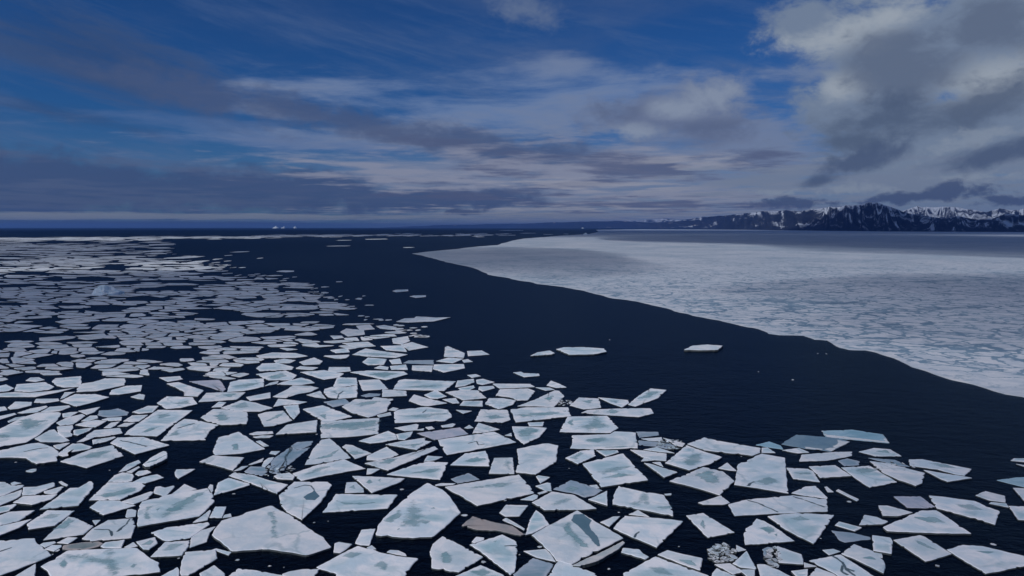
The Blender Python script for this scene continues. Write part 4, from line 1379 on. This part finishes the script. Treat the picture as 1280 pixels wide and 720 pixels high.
def ridge_range(name, xs, base_tab, top_tab, depth_k, mat, seed, rows=46, gully=1.0, snow_fn=None, step=1.6):
    """a mountain front rising from its shore to its ridge line and falling away behind"""
    cols_ = int((xs[1] - xs[0]) / step) + 1
    verts, snow, lat_a, ups_a = [], [], [], []
    for i in range(cols_):
        px = xs[0] + (xs[1] - xs[0]) * i / (cols_ - 1)
        pb = interp(base_tab, px)
        g = ground(px, pb)
        D0 = g.y
        s_lat = g.x / D0
        pt = interp(top_tab, px)
        wob = (fract(px * 0.05, 1.3, seed, 4) * 1.4 + fract(px * 0.16, 2.3, seed, 3) * 0.3) * gully
        t_pk = 0.70
        Dp = D0 * (1 + depth_k * t_pk)
        H = max(2.0, (HORIZON - pt + wob) / FPX * Dp + CAM_H)
        for j in range(rows):
            t = j / (rows - 1)
            D = D0 * (1 + depth_k * t)
            if t <= t_pk:
                u = t / t_pk
                sh = 0.62 * u ** 1.2 + 0.38 * (3 * u * u - 2 * u ** 3)
            else:
                u = (t - t_pk) / (1 - t_pk)
                sh = 1 - 0.65 * u * u
            # gullies run down the slope, wandering a little
            xx = px * 0.085 + fract(px * 0.02, t * 2.0, seed + 3, 3) * 1.6 + t * 1.1
            rg = 1 - abs(mnoise.noise((xx, t * 1.1, seed))) * 2
            rg2 = 1 - abs(mnoise.noise((xx * 2.7, t * 2.3, seed + 9.0))) * 2
            rg0 = 1 - abs(mnoise.noise((xx * 0.33, t * 0.8, seed + 17.0))) * 2
            amp = math.sin(min(1.0, t / t_pk) * math.pi) * 0.25 + 0.02 * (t > 0.05)
            z = H * (sh + gully * amp * (0.55 * rg0 + 0.40 * rg + 0.25 * rg2 - 0.62)) if t > 0 else 1.0
            z = max(z, 0.5)
            verts.append((s_lat * D, D, z))
            lat_a.append(px + t * 150 * fract(px * 0.022, 5.0, seed + 5, 3) * (0.3 if px < 1000 else 1.0)); ups_a.append(t / t_pk)
            snow.append(snow_fn(px, t / t_pk, rg, rg2, z / max(H, 1)) if snow_fn else 0.0)
    faces = []
    for i in range(cols_ - 1):
        for j in range(rows - 1):
            a = i * rows + j
            faces.append((a, a + rows, a + rows + 1, a + 1))
    me = mesh_from(name, verts, faces, None, {'snow': snow, 'across': lat_a, 'upslope': ups_a}, smooth=True)
    o = link(name, me, [mat])
    tag(o, kind='structure')
    return o


BASE = [(500, 284.9), (640, 284.9), (780, 285.4), (860, 286.2), (960, 287.7), (1100, 289.3), (1280, 290.2), (1700, 291.0)]
def snow_main(px, t, rg, rg2, h):
    if t > 1.05: return 0.6
    left = max(0.0, min(1.0, (1030 - px) / 60))
    v = 0.33 * left + 0.41 * (1 - left)
    if 1020 < px < 1125: v += 0.14 * max(0, t - 0.5)
    v += max(0.0, 0.1 - rg) * 0.10
    if t > 0.75: v += 0.22 * (t - 0.75) / 0.25
    if t < 0.25: v -= 0.16 * (1 - t / 0.25)
    return v


TOP1 = [(840, 277.5), (860, 275), (885, 271.5), (915, 268), (940, 266), (955, 264.5), (975, 263.5), (1000, 264), (1015, 263), (1026, 260.5), (1036, 258), (1046, 259), (1057, 256.3), (1066, 257.2), (1076, 254.6), (1085, 253),
        (1096, 254.4), (1108, 257.6), (1118, 261.5), (1128, 266), (1138, 268.5), (1150, 269), (1165, 271), (1180, 273), (1196, 269.5), (1220, 275), (1240, 272.5), (1256, 266.5), (1275, 269.5), (1300, 271), (1360, 268), (1420, 273), (1500, 266), (1700, 275)]
TOP2 = [(985, 270), (1010, 262), (1040, 259), (1090, 262), (1125, 264), (1136, 260.5), (1147, 258), (1162, 259.5), (1178, 258), (1200, 259.6), (1220, 262.5), (1232, 265), (1248, 261), (1262, 263), (1280, 261),
        (1310, 258), (1350, 262), (1400, 256), (1500, 262), (1700, 268)]
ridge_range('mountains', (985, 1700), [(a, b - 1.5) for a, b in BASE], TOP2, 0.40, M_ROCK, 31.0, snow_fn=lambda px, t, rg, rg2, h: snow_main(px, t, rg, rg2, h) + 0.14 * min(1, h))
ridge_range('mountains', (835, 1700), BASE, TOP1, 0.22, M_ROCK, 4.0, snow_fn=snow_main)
TOPH = [(480, 284.2), (520, 282.8), (560, 281.0), (600, 280.5), (640, 279.6), (680, 278.6), (720, 277.0), (760, 276.2), (790, 276.8), (815, 278.2), (840, 277.0), (870, 276), (900, 277), (940, 280), (960, 284)]
TOPF = [(540, 283), (600, 280.2), (660, 278.8), (740, 276.5), (800, 274), (840, 272.5), (880, 270), (920, 268), (960, 272), (990, 280)]
ridge_range('hills', (480, 960), [(a, b - 0.05) for a, b in BASE], TOPH, 0.15, M_HILL, 14.0, rows=16, gully=0.45,
            snow_fn=lambda px, t, rg, rg2, h: 0.22)
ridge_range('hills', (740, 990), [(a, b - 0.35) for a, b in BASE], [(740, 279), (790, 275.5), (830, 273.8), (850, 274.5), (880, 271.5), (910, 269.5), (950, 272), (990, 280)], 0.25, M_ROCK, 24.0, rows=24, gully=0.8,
            snow_fn=lambda px, t, rg, rg2, h: 0.50 - 0.2 * (t < 0.3))

# ------------------------------------------------------------------ clouds that shade parts of the ice (outside the view, up towards the sun)
def make_cloud_mat(dens):
    m = bpy.data.materials.new("cloud_vapour")
    m.use_nodes = True
    N = NT(m.node_tree)
    v = N.n('ShaderNodeVolumePrincipled', {'Color': (0.95, 0.96, 1.0, 1.0), 'Density': dens, 'Anisotropy': 0.4})
    finish(N, None, v.outputs[0])
    return m


def cloud(name, gx, gy, rx, ry, rz, alt, dens, seed):
    """a cloud hung so that its shade falls round the sea point (gx, gy)"""
    k = alt / math.tan(SUN_EL)
    cx = gx + math.sin(SUN_AZ) * k
    cy = gy + math.cos(SUN_AZ) * k
    bm = bmesh.new()
    bmesh.ops.create_icosphere(bm, subdivisions=5, radius=1.0)
    o3 = Vector((seed * 3.1, seed * 1.7, seed))
    for v_ in bm.verts:
        p = v_.co.copy()
        d = 1 + 0.22 * mnoise.fractal(p * 1.6 + o3, 1.0, 2.0, 5) + 0.10 * abs(mnoise.noise(p * 5 + o3))
        z = p.z * (1.0 if p.z > 0 else 0.55)
        v_.co = Vector((p.x * rx * d, p.y * ry * d, z * rz * d))
    me = bpy.data.meshes.new(name)
    bm.to_mesh(me); bm.free()
    o = link(name, me, [make_cloud_mat(dens)])
    o.location = (cx, cy, alt)
    tag(o, kind='structure')


cloud('clouds', -440, 610, 395, 375, 75, 1100, 0.009, 1)
cloud('clouds', -60, 1450, 300, 640, 70, 1200, 0.0055, 6)
cloud('clouds', 150, 140, 105, 110, 40, 800, 0.0042, 7)
cloud('clouds', -1250, 2100, 950, 1150, 90, 1300, 0.0060, 4)
cloud('clouds', 2150, 3150, 1600, 2350, 170, 2200, 0.0080, 2)
cloud('clouds', 560, 560, 380, 330, 60, 1000, 0.0060, 5)
cloud('clouds', 0, 9000, 8500, 4600, 320, 4200, 0.0045, 3)

# ------------------------------------------------------------------ blue polar air
m = bpy.data.materials.new("air")
m.use_nodes = True
N = NT(m.node_tree)
finish(N, None, N.n('ShaderNodeVolumePrincipled', {'Color': (0.15, 0.32, 0.78, 1.0), 'Density': HAZE_DENSITY, 'Anisotropy': 0.2}).outputs[0])
bm = bmesh.new()
bmesh.ops.create_cube(bm, size=1.0)
HZ = 470.0
for v_ in bm.verts:
    v_.co = Vector((v_.co.x * 2 * (R + 500), (v_.co.y + 0.5) * (R + 4000) - 3500, (v_.co.z + 0.5) * (HZ + 1) - 1))
me = bpy.data.meshes.new('haze')
bm.to_mesh(me); bm.free()
hz = link('haze', me, [m])
tag(hz, kind='stuff')
